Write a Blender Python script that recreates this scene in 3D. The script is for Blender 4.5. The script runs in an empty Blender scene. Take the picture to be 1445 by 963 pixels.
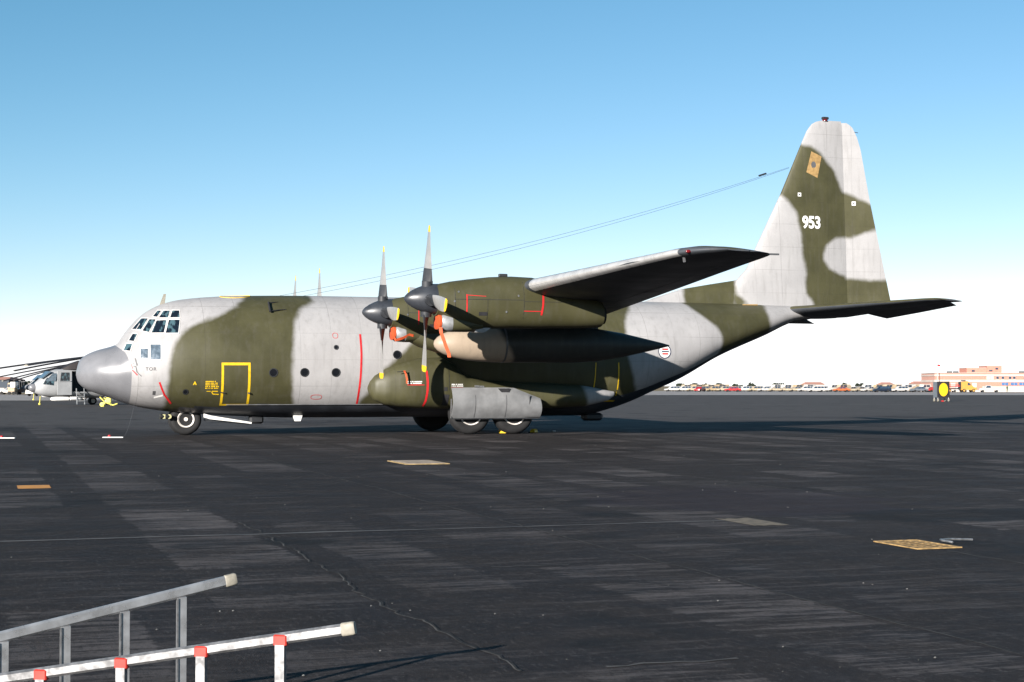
import bpy, bmesh, math, random
from mathutils import Vector, Matrix
random.seed(7)
R = math.radians
scene = bpy.context.scene
COL = scene.collection

# ------------------------------------------------------------------ camera
cam_data = bpy.data.cameras.new('camera'); cam = bpy.data.objects.new('camera', cam_data); COL.objects.link(cam)
cam.location = (0, 0, 1.603)
cam.rotation_euler = (math.pi / 2 + 0.0279, 0, 0)
cam_data.sensor_width = 36; cam_data.lens = 2270.3 / 1445 * 36
cam_data.clip_end = 12000; cam_data.clip_start = 0.05
scene.camera = cam

# ------------------------------------------------------------------ sky and sun
SUN_AZ, SUN_EL = R(210.5), R(15.2)          # compass-like angle from +Y towards +X, and elevation
world = bpy.data.worlds.new('World'); scene.world = world; world.use_nodes = True
wn = world.node_tree; wn.nodes.clear()
wo = wn.nodes.new('ShaderNodeOutputWorld'); wb = wn.nodes.new('ShaderNodeBackground')
sky = wn.nodes.new('ShaderNodeTexSky'); sky.sky_type = 'NISHITA'; sky.sun_disc = False
sky.sun_elevation = SUN_EL; sky.sun_rotation = SUN_AZ
sky.air_density = .7; sky.dust_density = 0.0; sky.ozone_density = 1.0; sky.altitude = 0
wb.inputs['Strength'].default_value = 0.050
# slide-film response of the sky colour, the same everywhere: red drops off faster than green and blue
sep = wn.nodes.new('ShaderNodeSeparateColor'); comb = wn.nodes.new('ShaderNodeCombineColor'); wn.links.new(sky.outputs[0], sep.inputs[0])
pw = wn.nodes.new('ShaderNodeMath'); pw.operation = 'POWER'; pw.inputs[1].default_value = 1.45; wn.links.new(sep.outputs[0], pw.inputs[0])
rs = wn.nodes.new('ShaderNodeMath'); rs.operation = 'MULTIPLY'; rs.inputs[1].default_value = .49; wn.links.new(pw.outputs[0], rs.inputs[0])
bs = wn.nodes.new('ShaderNodeMath'); bs.operation = 'MULTIPLY'; bs.inputs[1].default_value = 1.08; wn.links.new(sep.outputs[2], bs.inputs[0])
gs = wn.nodes.new('ShaderNodeMath'); gs.operation = 'MULTIPLY'; gs.inputs[1].default_value = 1.04; wn.links.new(sep.outputs[1], gs.inputs[0])
rm = wn.nodes.new('ShaderNodeMath'); rm.operation = 'MINIMUM'; wn.links.new(rs.outputs[0], rm.inputs[0]); wn.links.new(gs.outputs[0], rm.inputs[1])
bm_ = wn.nodes.new('ShaderNodeMath'); bm_.operation = 'MAXIMUM'; wn.links.new(bs.outputs[0], bm_.inputs[0]); wn.links.new(gs.outputs[0], bm_.inputs[1])
wn.links.new(rm.outputs[0], comb.inputs[0]); wn.links.new(gs.outputs[0], comb.inputs[1]); wn.links.new(bm_.outputs[0], comb.inputs[2])
wn.links.new(comb.outputs[0], wb.inputs[0]); wn.links.new(wb.outputs[0], wo.inputs[0])
sun_data = bpy.data.lights.new('sun', 'SUN'); sun_data.energy = 5.0; sun_data.angle = R(0.5)
sun_data.color = (1.0, 0.935, 0.865)
sun = bpy.data.objects.new('sun', sun_data); COL.objects.link(sun)
sd = Vector((math.sin(SUN_AZ) * math.cos(SUN_EL), math.cos(SUN_AZ) * math.cos(SUN_EL), math.sin(SUN_EL)))
sun.rotation_euler = sd.to_track_quat('Z', 'Y').to_euler()
sun.location = sd * 60
vs = scene.view_settings
vs.view_transform = 'Standard'; vs.look = 'None'; vs.gamma = 1; vs.exposure = 1.38; vs.use_curve_mapping = False

# ------------------------------------------------------------------ helpers
YAW = 0.3187                                  # the apron grid and the aircraft share this heading
def uv2w(u, v, z=0.0):
    c, s = math.cos(YAW), math.sin(YAW)
    return Vector((c * u - s * v, s * u + c * v, z))

class MB:
    """collects geometry; build() links it as one mesh object"""
    def __init__(self): self.v = []; self.f = []; self.m = []; self.attr = None
    def add(self, vs, fs, mi=0):
        o = len(self.v); self.v += [tuple(p) for p in vs]
        for f in fs: self.f.append([i + o for i in f]); self.m.append(mi)
    def box(self, x0, x1, y0, y1, z0, z1, mi=0):
        vs = [(x, y, z) for z in (z0, z1) for y in (y0, y1) for x in (x0, x1)]
        self.add(vs, [(0, 2, 3, 1), (4, 5, 7, 6), (0, 1, 5, 4), (2, 6, 7, 3), (0, 4, 6, 2), (1, 3, 7, 5)], mi)
    def bevbox(self, x0, x1, y0, y1, z0, z1, b=.01, mi=0):
        rings = []
        for z, i in ((z0, b), (z0 + b, 0), (z1 - b, 0), (z1, b)):
            a, c, d, e = x0 + i, x1 - i, y0 + i, y1 - i; k = b
            rings.append([(a + k, d, z), (c - k, d, z), (c, d + k, z), (c, e - k, z), (c - k, e, z), (a + k, e, z), (a, e - k, z), (a, d + k, z)])
        self.loft(rings, mi=mi)
    def loft(self, rings, close=True, caps=(True, True), mi=0):
        n = len(rings[0]); vs = [p for r in rings for p in r]; fs = []
        for k in range(len(rings) - 1):
            for i in range(n if close else n - 1):
                j = (i + 1) % n; fs.append((k * n + i, k * n + j, (k + 1) * n + j, (k + 1) * n + i))
        if caps[0]: fs.append(tuple(range(n - 1, -1, -1)))
        if caps[1]: fs.append(tuple((len(rings) - 1) * n + i for i in range(n)))
        self.add(vs, fs, mi)
    def tube(self, pts, r, n=8, mi=0, caps=(True, True)):
        pts = [Vector(p) for p in pts]; rings = []
        rr = r if isinstance(r, (list, tuple)) else [r] * len(pts)
        up = None
        for i, p in enumerate(pts):
            d = (pts[min(i + 1, len(pts) - 1)] - pts[max(i - 1, 0)]).normalized()
            if up is None:
                up = Vector((0, 0, 1)) if abs(d.z) < .9 else Vector((1, 0, 0))
            s = d.cross(up).normalized(); up = s.cross(d).normalized()
            rings.append([tuple(p + (s * math.cos(a) + up * math.sin(a)) * rr[i]) for a in (2 * math.pi * k / n for k in range(n))])
        self.loft(rings, caps=caps, mi=mi)
    def bar(self, a, b, w, h, up=(0, 0, 1), mi=0):
        a, b, up = Vector(a), Vector(b), Vector(up); d = (b - a).normalized(); s = d.cross(up).normalized(); t = s.cross(d)
        self.loft([[tuple(p + s * i * w / 2 + t * j * h / 2) for i, j in ((-1, -1), (1, -1), (1, 1), (-1, 1))] for p in (a, b)], mi=mi)
    def lathe(self, prof, c=(0, 0, 0), axis='x', n=24, mi=0, caps=(True, True)):
        rings = []
        for t, r in prof:
            ring = []
            for k in range(n):
                a = 2 * math.pi * k / n; p, q = r * math.cos(a), r * math.sin(a)
                ring.append({'x': (c[0] + t, c[1] + p, c[2] + q), 'y': (c[0] + p, c[1] + t, c[2] + q), 'z': (c[0] + p, c[1] + q, c[2] + t)}[axis])
            rings.append(ring)
        self.loft(rings, caps=caps, mi=mi)
    def poly(self, pts, mi=0): self.add(pts, [tuple(range(len(pts)))], mi)
    def prism(self, pts, off, mi=0):
        off = Vector(off); a = [tuple(p) for p in pts]; b = [tuple(Vector(p) + off) for p in pts]
        self.loft([a, b], mi=mi)
    def split(self, name, mats, parent=None, **kw):
        """like build(), but every separate piece becomes an object of its own"""
        par = list(range(len(self.v)))
        def find(i):
            while par[i] != i: par[i] = par[par[i]]; i = par[i]
            return i
        for f in self.f:
            for k in f[1:]: par[find(k)] = find(f[0])
        groups = {}
        for f, m_ in zip(self.f, self.m): groups.setdefault(find(f[0]), []).append((f, m_))
        out = []
        for fs in groups.values():
            p = MB(); idx = {}
            for f, m_ in fs:
                nf = []
                for k in f:
                    if k not in idx: idx[k] = len(p.v); p.v.append(self.v[k])
                    nf.append(idx[k])
                p.f.append(nf); p.m.append(m_)
            out.append(p.build(name, mats, parent, **kw))
        return out
    def build(self, name, mats, parent=None, smooth=None, camo=None, fix=True):
        me = bpy.data.meshes.new(name); me.from_pydata(self.v, [], self.f)
        for m in (mats if isinstance(mats, (list, tuple)) else [mats]): me.materials.append(m)
        for i, p in enumerate(me.polygons): p.material_index = self.m[i]
        if fix:
            bm = bmesh.new(); bm.from_mesh(me); bmesh.ops.recalc_face_normals(bm, faces=bm.faces); bm.to_mesh(me); bm.free()
        if smooth is not None:
            for p in me.polygons: p.use_smooth = True
            me.set_sharp_from_angle(angle=R(smooth))
        if camo is not None:
            at = me.attributes.new('camo', 'FLOAT', 'POINT')
            at.data.foreach_set('value', [camo(*v.co) for v in me.vertices])
        o = bpy.data.objects.new(name, me); COL.objects.link(o)
        if parent is not None: o.parent = parent
        return o

def tag(o, label=None, cat=None, group=None, kind=None):
    if label: o['label'] = label
    if cat: o['category'] = cat
    if group: o['group'] = group
    if kind: o['kind'] = kind
    return o
def empty(name, loc=(0, 0, 0), rz=0.0):
    o = bpy.data.objects.new(name, None); COL.objects.link(o); o.location = loc; o.rotation_euler = (0, 0, rz)
    o.empty_display_size = .3; return o
def copy_tree(o, parent=None):
    c = o.copy(); COL.objects.link(c); c.parent = parent
    for ch in list(o.children): copy_tree(ch, c)
    return c

# ------------------------------------------------------------------ materials
def new_mat(name):
    m = bpy.data.materials.new(name); m.use_nodes = True
    nt = m.node_tree; return m, nt, nt.nodes['Principled BSDF']
def nd(nt, t, **kw):
    n = nt.nodes.new(t)
    for k, v in kw.items(): setattr(n, k, v)
    return n
def mixc(nt, fac, a, b, blend='MIX'):
    n = nd(nt, 'ShaderNodeMix', data_type='RGBA', blend_type=blend)
    for s, v in ((0, fac), (6, a), (7, b)):
        if hasattr(v, 'links') or hasattr(v, 'is_linked'): nt.links.new(v, n.inputs[s])
        elif s == 0: n.inputs[0].default_value = v
        else: n.inputs[s].default_value = (*v, 1) if len(v) == 3 else v
    return n.outputs[2]
def mth(nt, op, a, b=None, c=None, clamp=False):
    n = nd(nt, 'ShaderNodeMath', operation=op, use_clamp=clamp)
    for i, v in enumerate((a, b, c)):
        if v is None: continue
        if hasattr(v, 'is_linked'): nt.links.new(v, n.inputs[i])
        else: n.inputs[i].default_value = v
    return n.outputs[0]
def noise(nt, vec, scale, detail=4, rough=.55, stretch=None):
    if stretch is not None:
        mp = nd(nt, 'ShaderNodeMapping'); nt.links.new(vec, mp.inputs[0]); mp.inputs['Scale'].default_value = stretch; vec = mp.outputs[0]
    n = nd(nt, 'ShaderNodeTexNoise'); nt.links.new(vec, n.inputs['Vector'])
    n.inputs['Scale'].default_value = scale; n.inputs['Detail'].default_value = detail; n.inputs['Roughness'].default_value = rough
    return n.outputs['Fac']
def ramp(nt, x, lo, hi, a=0.0, b=1.0):
    n = nd(nt, 'ShaderNodeMapRange', interpolation_type='SMOOTHSTEP'); nt.links.new(x, n.inputs[0])
    for i, v in ((1, lo), (2, hi), (3, a), (4, b)): n.inputs[i].default_value = v
    return n.outputs[0]
def plain(name, col, rough=.5, metal=0.0, spec=.4, var=.12, scale=3.0, emis=None, bump=0.0):
    """one colour with mottled wear"""
    m, nt, b = new_mat(name)
    tc = nd(nt, 'ShaderNodeTexCoord').outputs['Object']
    n1 = noise(nt, tc, scale, 5); f = ramp(nt, n1, .25, .75, 1 - var, 1 + var)
    col4 = nd(nt, 'ShaderNodeVectorMath', operation='SCALE'); col4.inputs[0].default_value = col; nt.links.new(f, col4.inputs['Scale'])
    nt.links.new(col4.outputs[0], b.inputs['Base Color'])
    nt.links.new(ramp(nt, n1, .2, .8, max(rough - .08, .02), min(rough + .08, 1)), b.inputs['Roughness'])
    b.inputs['Metallic'].default_value = metal; b.inputs['Specular IOR Level'].default_value = spec
    if bump:
        bp = nd(nt, 'ShaderNodeBump'); bp.inputs['Strength'].default_value = bump; bp.inputs['Distance'].default_value = .01
        nt.links.new(noise(nt, tc, scale * 12, 4), bp.inputs['Height']); nt.links.new(bp.outputs[0], b.inputs['Normal'])
    return m

OLIVE = (.0455, .0432, .0195); GREY = (.268, .263, .264)
def paint_mat(name, base=GREY, over=OLIVE, soft=.11, seams=True, rough=.5, spec=.3):
    """sprayed two-tone finish, edge from the 'camo' attribute, with seams, streaks and fading"""
    m, nt, b = new_mat(name)
    tc = nd(nt, 'ShaderNodeTexCoord').outputs['Object']
    at = nd(nt, 'ShaderNodeAttribute'); at.attribute_name = 'camo'
    wob = ramp(nt, noise(nt, tc, 1.7, 4, .55), .2, .8, -.05, .05)
    fac = ramp(nt, mth(nt, 'ADD', at.outputs['Fac'], wob), -soft, soft)
    n_big = noise(nt, tc, .9, 5, .6); n_fine = noise(nt, tc, 14, 4, .7)
    n_str = noise(nt, tc, 2.2, 5, .6, stretch=(3.0, 3.0, .35))
    o2 = mixc(nt, ramp(nt, n_big, .3, .7), tuple(c * .86 for c in over), tuple(c * 1.16 for c in over))
    g2 = mixc(nt, ramp(nt, n_big, .3, .7), tuple(c * .93 for c in base), tuple(c * 1.05 for c in base))
    colr = mixc(nt, fac, g2, o2)
    colr = mixc(nt, ramp(nt, n_str, .44, .85, 0, .28), colr, (.085, .08, .07))
    colr = mixc(nt, ramp(nt, n_fine, .55, .8, 0, .16), colr, (.055, .052, .045))
    if seams:
        sx = nd(nt, 'ShaderNodeSeparateXYZ'); nt.links.new(tc, sx.inputs[0])
        def lines(sock, period, width, off=0.0):
            fr = mth(nt, 'FRACT', mth(nt, 'DIVIDE', mth(nt, 'ADD', sock, off), period))
            return mth(nt, 'LESS_THAN', fr, width / period)
        ln = mth(nt, 'MAXIMUM', lines(sx.outputs[0], 1.016, .016, .21), lines(sx.outputs[2], .86, .012, .13))
        colr = mixc(nt, mth(nt, 'MULTIPLY', ln, ramp(nt, noise(nt, tc, .45, 3), .35, .65, .08, .36)), colr, (.022, .02, .016))
    nt.links.new(colr, b.inputs['Base Color'])
    nt.links.new(ramp(nt, n_big, .2, .8, rough - .08, rough + .12), b.inputs['Roughness']); b.inputs['Specular IOR Level'].default_value = spec
    bp = nd(nt, 'ShaderNodeBump'); bp.inputs['Strength'].default_value = .28; bp.inputs['Distance'].default_value = .02
    nt.links.new(noise(nt, tc, 1.6, 3), bp.inputs['Height']); nt.links.new(bp.outputs[0], b.inputs['Normal'])
    return m
M = {}
M['camo'] = paint_mat('camouflage_paint')
M['camo_wing'] = paint_mat('shaded_wing_paint', base=(.045, .05, .058), rough=.5, spec=.2)  # grey darkened to put the underside's shade into the paint
M['belly'] = plain('belly_shade_grey', (.030, .034, .042), .45, var=.3, scale=1.5)
M['radome'] = plain('radome_grey', (.138, .140, .150), .30, var=.08, scale=2, spec=.5)
M['deice'] = plain('leading_edge_metal', (.42, .415, .41), .3, metal=.35, var=.12)
def glass_mat():
    m, nt, b = new_mat('cockpit_glass'); tc = nd(nt, 'ShaderNodeTexCoord').outputs['Object']
    n_ = noise(nt, tc, 4.2, 2, .5, stretch=(1.6, 1, .7))
    nt.links.new(mixc(nt, ramp(nt, n_, .50, .60), (.006, .009, .014), (.045, .085, .10)), b.inputs['Base Color'])  # teal patches paint in bright reflections and light seen through the panes
    b.inputs['Roughness'].default_value = .06; b.inputs['Specular IOR Level'].default_value = .8; return m
M['glass'] = glass_mat()
M['glass_blue'] = plain('side_glass', (.075, .10, .125), .12, spec=.8, var=.3, scale=9)
M['whiteframe'] = plain('window_frame_paint', (.52, .50, .48), .45)
M['black'] = plain('black_rubber', (.012, .012, .014), .7, var=.25, scale=6)
M['tyre'] = plain('tyre_rubber', (.008, .008, .0085), .8, var=.3, scale=5)
M['rim'] = plain('wheel_white', (.56, .52, .48), .4, var=.12, scale=8)
M['spinner'] = plain('spinner_dark_grey', (.026, .029, .035), .38, spec=.5, var=.2)
M['cuff'] = plain('blade_rubber_cuff', (.024, .026, .03), .5, var=.2)
M['blade'] = plain('blade_aluminium_grey', (.28, .275, .27), .36, metal=.35, var=.1)
M['yellow'] = plain('yellow_paint', (.58, .37, .01), .5, var=.15, scale=6)
M['red'] = plain('red_paint', (.42, .012, .015), .5, var=.15, scale=6)
M['orange'] = plain('orange_canvas', (.38, .055, .012), .75, var=.15, scale=8)
M['white'] = plain('white_paint', (.62, .61, .59), .5, var=.06)
M['text'] = plain('dark_lettering', (.06, .06, .065), .6)
M['tank'] = paint_mat('shaded_tank_paint', base=(.275, .22, .165), over=(.026, .028, .026), seams=False, rough=.45)  # dark second tone stands in for the shadow on the tank
M['tan'] = plain('tan_plate', (.26, .165, .065), .6, var=.25, scale=9)
M['alu'] = plain('bare_aluminium', (.24, .24, .245), .38, metal=.72, var=.30, scale=26)
M['alu_polish'] = plain('polished_aluminium', (.42, .425, .435), .30, metal=.72, var=.18, scale=12)
M['alu_dull'] = plain('dull_aluminium', (.34, .345, .35), .5, metal=.5, var=.3, scale=10)
M['cream'] = plain('cream_plastic', (.21, .195, .16), .55, var=.2, scale=30)
M['steel'] = plain('dull_steel', (.12, .12, .125), .45, metal=.5, var=.2)
M['dark'] = plain('dark_grey_paint', (.017, .018, .02), .5, var=.25)

# ================================================================== THE SETTING
def ground_mat(name, col, col2, scale=.05, rough=.9):
    m, nt, b = new_mat(name); tc = nd(nt, 'ShaderNodeTexCoord').outputs['Object']
    n1 = noise(nt, tc, scale, 8, .65); n2 = noise(nt, tc, scale * 30, 5, .6)
    c = mixc(nt, ramp(nt, n1, .35, .65), col, col2); c = mixc(nt, ramp(nt, n2, .4, .7, 0, .3), c, tuple(x * .6 for x in col))
    nt.links.new(c, b.inputs['Base Color']); b.inputs['Roughness'].default_value = rough; b.inputs['Specular IOR Level'].default_value = .2
    return m

def asphalt_mat():
    m, nt, b = new_mat('apron_asphalt')
    tc = nd(nt, 'ShaderNodeTexCoord').outputs['Object']
    sp = nd(nt, 'ShaderNodeSeparateXYZ'); nt.links.new(tc, sp.inputs[0]); U, V = sp.outputs[0], sp.outputs[1]
    wob = ramp(nt, noise(nt, tc, .5, 4), .2, .8, -.07, .07); wob2 = ramp(nt, noise(nt, tc, 9, 4), .2, .8, -.05, .05)
    u = mth(nt, 'ADD', mth(nt, 'ADD', U, wob), wob2); v = mth(nt, 'ADD', V, mth(nt, 'MULTIPLY', wob2, 3))
    grit = noise(nt, tc, 70, 3, .7); grain = noise(nt, tc, 22, 5, .75); mid = noise(nt, tc, 1.3, 7, .7); big = noise(nt, tc, .14, 6, .6)
    def wn(a_, b_):
        cx = nd(nt, 'ShaderNodeCombineXYZ'); nt.links.new(a_, cx.inputs[0]); nt.links.new(b_, cx.inputs[1])
        w_ = nd(nt, 'ShaderNodeTexWhiteNoise', noise_dimensions='2D'); nt.links.new(cx.outputs[0], w_.inputs['Vector']); return w_.outputs['Value']
    # paver lanes 3.05 m wide; each holds a worn strip laid down in rectangular passes
    def strip_mask(off, frac, blen, thr):
        q = mth(nt, 'DIVIDE', mth(nt, 'ADD', u, 305 - off), 3.05); fr = mth(nt, 'FRACT', q); idx = mth(nt, 'FLOOR', q)
        m_ = mth(nt, 'MULTIPLY', ramp(nt, fr, .0, .012), ramp(nt, fr, frac, frac - .012))
        ln = wn(idx, idx); vv = mth(nt, 'ADD', mth(nt, 'DIVIDE', v, blen), mth(nt, 'MULTIPLY', ln, 7))
        c1 = wn(idx, mth(nt, 'FLOOR', vv)); c2 = wn(mth(nt, 'FLOOR', mth(nt, 'MULTIPLY', vv, 3.3)), idx)
        lv = mth(nt, 'MULTIPLY', ramp(nt, mth(nt, 'ADD', mth(nt, 'MULTIPLY', c1, .6), mth(nt, 'MULTIPLY', c2, .4)), thr, thr + .35), m_)
        return mth(nt, 'MULTIPLY', lv, ramp(nt, ln, -.5, .5))
    lanes = mth(nt, 'MAXIMUM', strip_mask(1.65, .38, 2.2, .20), mth(nt, 'MULTIPLY', strip_mask(.15, .30, 3.4, .36), .8))
    # thin scrubbed streaks run across the lanes
    stre = noise(nt, tc, 1.0, 8, .80, stretch=(.30, 1.7, 1)); stre2 = noise(nt, tc, 1.0, 6, .80, stretch=(1.1, 8.5, 1))
    mixs = mth(nt, 'ADD', mth(nt, 'MULTIPLY', stre, .5), mth(nt, 'MULTIPLY', stre2, .5))
    patchy = mth(nt, 'MAXIMUM', ramp(nt, noise(nt, tc, .28, 3, .5), .40, .58, .12, 1), ramp(nt, U, 5.0, 1.0, 0, .8))
    worn = mth(nt, 'MULTIPLY', mth(nt, 'MULTIPLY', lanes, patchy), ramp(nt, mixs, .455, .545))
    loose = mth(nt, 'MULTIPLY', ramp(nt, mixs, .51, .575), ramp(nt, noise(nt, tc, .25, 4), .36, .56))
    c = mixc(nt, ramp(nt, big, .3, .7), (.0098, .0078, .0082), (.0160, .0130, .0134))
    c = mixc(nt, ramp(nt, mid, .40, .70, 0, .6), c, (.0210, .0178, .0170))
    c = mixc(nt, ramp(nt, noise(nt, tc, 5.5, 7, .82), .50, .64, 0, .55), c, (.036, .031, .0315))
    c = mixc(nt, mth(nt, 'MULTIPLY', loose, .65), c, (.058, .0505, .0500))
    c = mixc(nt, mth(nt, 'MULTIPLY', worn, .95), c, (.098, .0870, .0855))
    # far half of the apron paled in colour for its grazing sheen
    far_sheen = ramp(nt, mth(nt, 'ADD', V, ramp(nt, noise(nt, tc, .09, 5), .2, .8, -16, 16)), 52, 78)
    c = mixc(nt, mth(nt, 'MULTIPLY', far_sheen, .85), c, mixc(nt, mid, (.058, .0525, .0505), (.076, .069, .0665)))
    c = mixc(nt, ramp(nt, grain, .50, .72, 0, .65), c, (.0065, .0062, .006))
    agg = noise(nt, tc, 1.0, 4, .7, stretch=(26, 7, 1)); agg2 = noise(nt, tc, 1.0, 3, .7, stretch=(9, 2.6, 1))
    c = mixc(nt, ramp(nt, agg, .54, .70, 0, .55), c, (.070, .062, .0615))
    c = mixc(nt, ramp(nt, agg, .46, .32, 0, .6), c, (.0050, .0044, .0046))
    c = mixc(nt, mth(nt, 'MULTIPLY', ramp(nt, agg2, .56, .70, 0, .5), far_sheen), c, (.085, .078, .076))
    # oil and fuel stains with a shape of their own
    st = noise(nt, tc, .34, 5, .6); st2 = noise(nt, tc, 1.0, 4, .6, stretch=(.25, .7, 1))
    stain = mth(nt, 'MULTIPLY', ramp(nt, st, .56, .64), ramp(nt, st2, .35, .6))
    c = mixc(nt, mth(nt, 'MULTIPLY', stain, .85), c, (.0052, .005, .0055))
    # one reddish spill near the sandy patch
    du = mth(nt, 'DIVIDE', mth(nt, 'SUBTRACT', U, 10.2), 2.3); dv = mth(nt, 'DIVIDE', mth(nt, 'SUBTRACT', V, 20.6), 3.2)
    rr = mth(nt, 'ADD', mth(nt, 'ADD', mth(nt, 'MULTIPLY', du, du), mth(nt, 'MULTIPLY', dv, dv)), ramp(nt, mid, .2, .8, -.5, .5))
    c = mixc(nt, ramp(nt, rr, 1.05, .5, 0, .62), c, (.020, .0145, .0185))
    # a dark fuel trail beside it
    du = mth(nt, 'DIVIDE', mth(nt, 'SUBTRACT', U, 11.6), 1.9); dv = mth(nt, 'DIVIDE', mth(nt, 'SUBTRACT', V, 17.3), 1.0)
    rr = mth(nt, 'ADD', mth(nt, 'ADD', mth(nt, 'MULTIPLY', du, du), mth(nt, 'MULTIPLY', dv, dv)), ramp(nt, mid, .2, .8, -.6, .6))
    c = mixc(nt, ramp(nt, rr, 1.0, .5, 0, .8), c, (.0055, .005, .006))
    c = mixc(nt, ramp(nt, noise(nt, tc, 34, 2, .5), .66, .74, 0, .7), c, (.085, .082, .08))
    c = mixc(nt, ramp(nt, grit, .58, .74, 0, .55), c, (.085, .082, .08))
    c = mixc(nt, ramp(nt, grit, .42, .26, 0, .6), c, (.0045, .0045, .0045))
    nt.links.new(c, b.inputs['Base Color'])
    nt.links.new(ramp(nt, mid, .3, .7, .74, .92), b.inputs['Roughness']); b.inputs['Specular IOR Level'].default_value = .14
    bp = nd(nt, 'ShaderNodeBump'); bp.inputs['Strength'].default_value = .5; bp.inputs['Distance'].default_value = .012
    nt.links.new(mth(nt, 'ADD', mth(nt, 'ADD', grit, grain), mth(nt, 'MULTIPLY', mid, .8)), bp.inputs['Height']); nt.links.new(bp.outputs[0], b.inputs['Normal'])
    return m

g = MB(); g.poly([(-6000, -600, -.02), (6000, -600, -.02), (6000, 9000, -.02), (-6000, 9000, -.02)])
tag(g.build('ground', ground_mat('dry_ground', (.15, .112, .06), (.20, .15, .08)), fix=False), kind='structure')
def grid_sheet(pts, z):
    s = MB(); s.poly([(x, y, z) for x, y in pts]); return s
s = grid_sheet([(-700, -300), (700, -300), (700, 508), (-20, 508), (-60, 300), (-700, 300)], -.008)
tag(s.build('taxiway', ground_mat('pale_concrete', (.23, .215, .205), (.28, .26, .25), .08), fix=False), kind='structure')
# the near dark apron, built in its own paving grid
def w2uv(x, y):
    c, s_ = math.cos(YAW), math.sin(YAW); return (c * x + s_ * y, -s_ * x + c * y)
ap = MB(); ap.poly([(*w2uv(x, y), 0) for x, y in ((-700, -300), (700, -300), (700, 291), (28, 291), (-20, 177), (-700, 177))])
apron = tag(ap.build('apron', asphalt_mat(), fix=False), kind='structure'); apron.rotation_euler = (0, 0, YAW)

M['mark_white'] = plain('worn_white_marking', (.58, .57, .56), .7, var=.25, scale=.8)
M['mark_faint'] = plain('faint_white_marking', (.12, .12, .12), .8, var=.35, scale=1.5)
M['mark_orange'] = plain('orange_marking', (.46, .20, .035), .7, var=.2, scale=5)
M['tar'] = plain('pale_joint_sealant', (.075, .072, .071), .8, var=.45, scale=2)
M['crack'] = plain('crack_dust', (.052, .050, .048), .9, var=.5, scale=3)
M['crackdark'] = plain('open_crack', (.004, .004, .004), .9, var=.2)
def strip(name, pts, w, mat, z=.004, jitter=0.0):
    """flat ribbon through (u,v) points on the apron"""
    mb = MB(); vs = []; n = len(pts)
    for i, (u, v) in enumerate(pts):
        a = Vector(pts[min(i + 1, n - 1)]) - Vector(pts[max(i - 1, 0)]); a.normalize(); q = Vector((-a.y, a.x))
        ww = w / 2 * (1 + random.uniform(-jitter, jitter)); ww2 = w / 2 * (1 + random.uniform(-jitter, jitter))
        vs += [(u + q.x * ww, v + q.y * ww, z), (u - q.x * ww2, v - q.y * ww2, z)]
    mb.add(vs, [(2 * i, 2 * i + 1, 2 * i + 3, 2 * i + 2) for i in range(n - 1)])
    return tag(mb.build(name, mat, apron, fix=False), kind='structure')
s = MB(); s.add([(26, 287.4, .004), (700, 287.4, .004), (700, 290.6, .004), (26, 290.6, .004)], [(0, 1, 2, 3)])
tag(s.build('edge_line', M['mark_white'], fix=False), kind='structure')
strip('joint_line', [(-14 + .8 * i, 17.42 + random.uniform(-.03, .03) - .0 * i) for i in range(29)], .085, M['tar'], jitter=.4)
def crack(u0, v0, v1, wander=.09, w=.035, step=.13):
    pts = []; du = 0; v = v0; sg = 1 if v1 > v0 else -1
    while (v - v1) * sg < 0:
        du = du * .9 + random.uniform(-wander, wander); pts.append((u0 + du * .6, v)); v += sg * random.uniform(.5, 1.3) * step
    strip('crack', pts, w * .6, M['crack'], .004, .95)
    strip('crack', [(a + w * .55, b) for a, b in pts], w * .5, M['crackdark'], .008, .8)
crack(2.86, 8.6, 19, .055, .017); crack(5.90, 7.5, 40, .024, .016); crack(8.95, 9, 13.6, .05, .02); crack(-.19, 12, 40, .06, .02); crack(12.0, 22, 50, .06, .03); crack(-3.24, 16, 44, .06, .03)
for u, v, l in ((3.4, 8.6, 1.0), (4.3, 13.6, .9), (6.6, 36.9, 1.4)):
    strip('crack', [(u + k * .12, v + random.uniform(-.03, .03)) for k in range(int(l / .12))], .025, M['crack'], .004, .8)
for k in range(9):   # faint dashed taxi line far out
    a = w2uv(12 + k * 8.5, 138 + .2 * k); b2 = w2uv(16.5 + k * 8.5, 138 + .2 * k + .1); strip('dashed_line', [a, b2], .35, M['mark_faint'])
mk = MB(); mk.add([(.56, 26.24, .004), (1.06, 26.24, .004), (1.06, 27.1, .004), (.56, 27.1, .004)], [(0, 1, 2, 3)])
tag(mk.build('painted_mark', M['mark_orange'], apron, fix=False), kind='structure')
sp_ = MB(); sp_.poly([(8.42 + (.44 * i / 9), 16.65 + random.uniform(-.08, .08), .004) for i in range(10)] + [(8.86 - (.44 * i / 9), 17.66 + random.uniform(-.06, .06), .004) for i in range(10)])
tag(sp_.build('sand_patch', plain('sandy_patch', (.105, .086, .062), .9, var=.4, scale=9), apron, fix=False), kind='structure')

# ================================================================== THE TRANSPORT AIRCRAFT (x aft of the nose, y starboard, z up)
AC = empty('transport_aircraft', (-14.055, 51.867, 0), YAW)
tag(AC, 'four-propeller military transport aircraft in olive and grey camouflage, serial 953 on its fin', 'aircraft')
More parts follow.
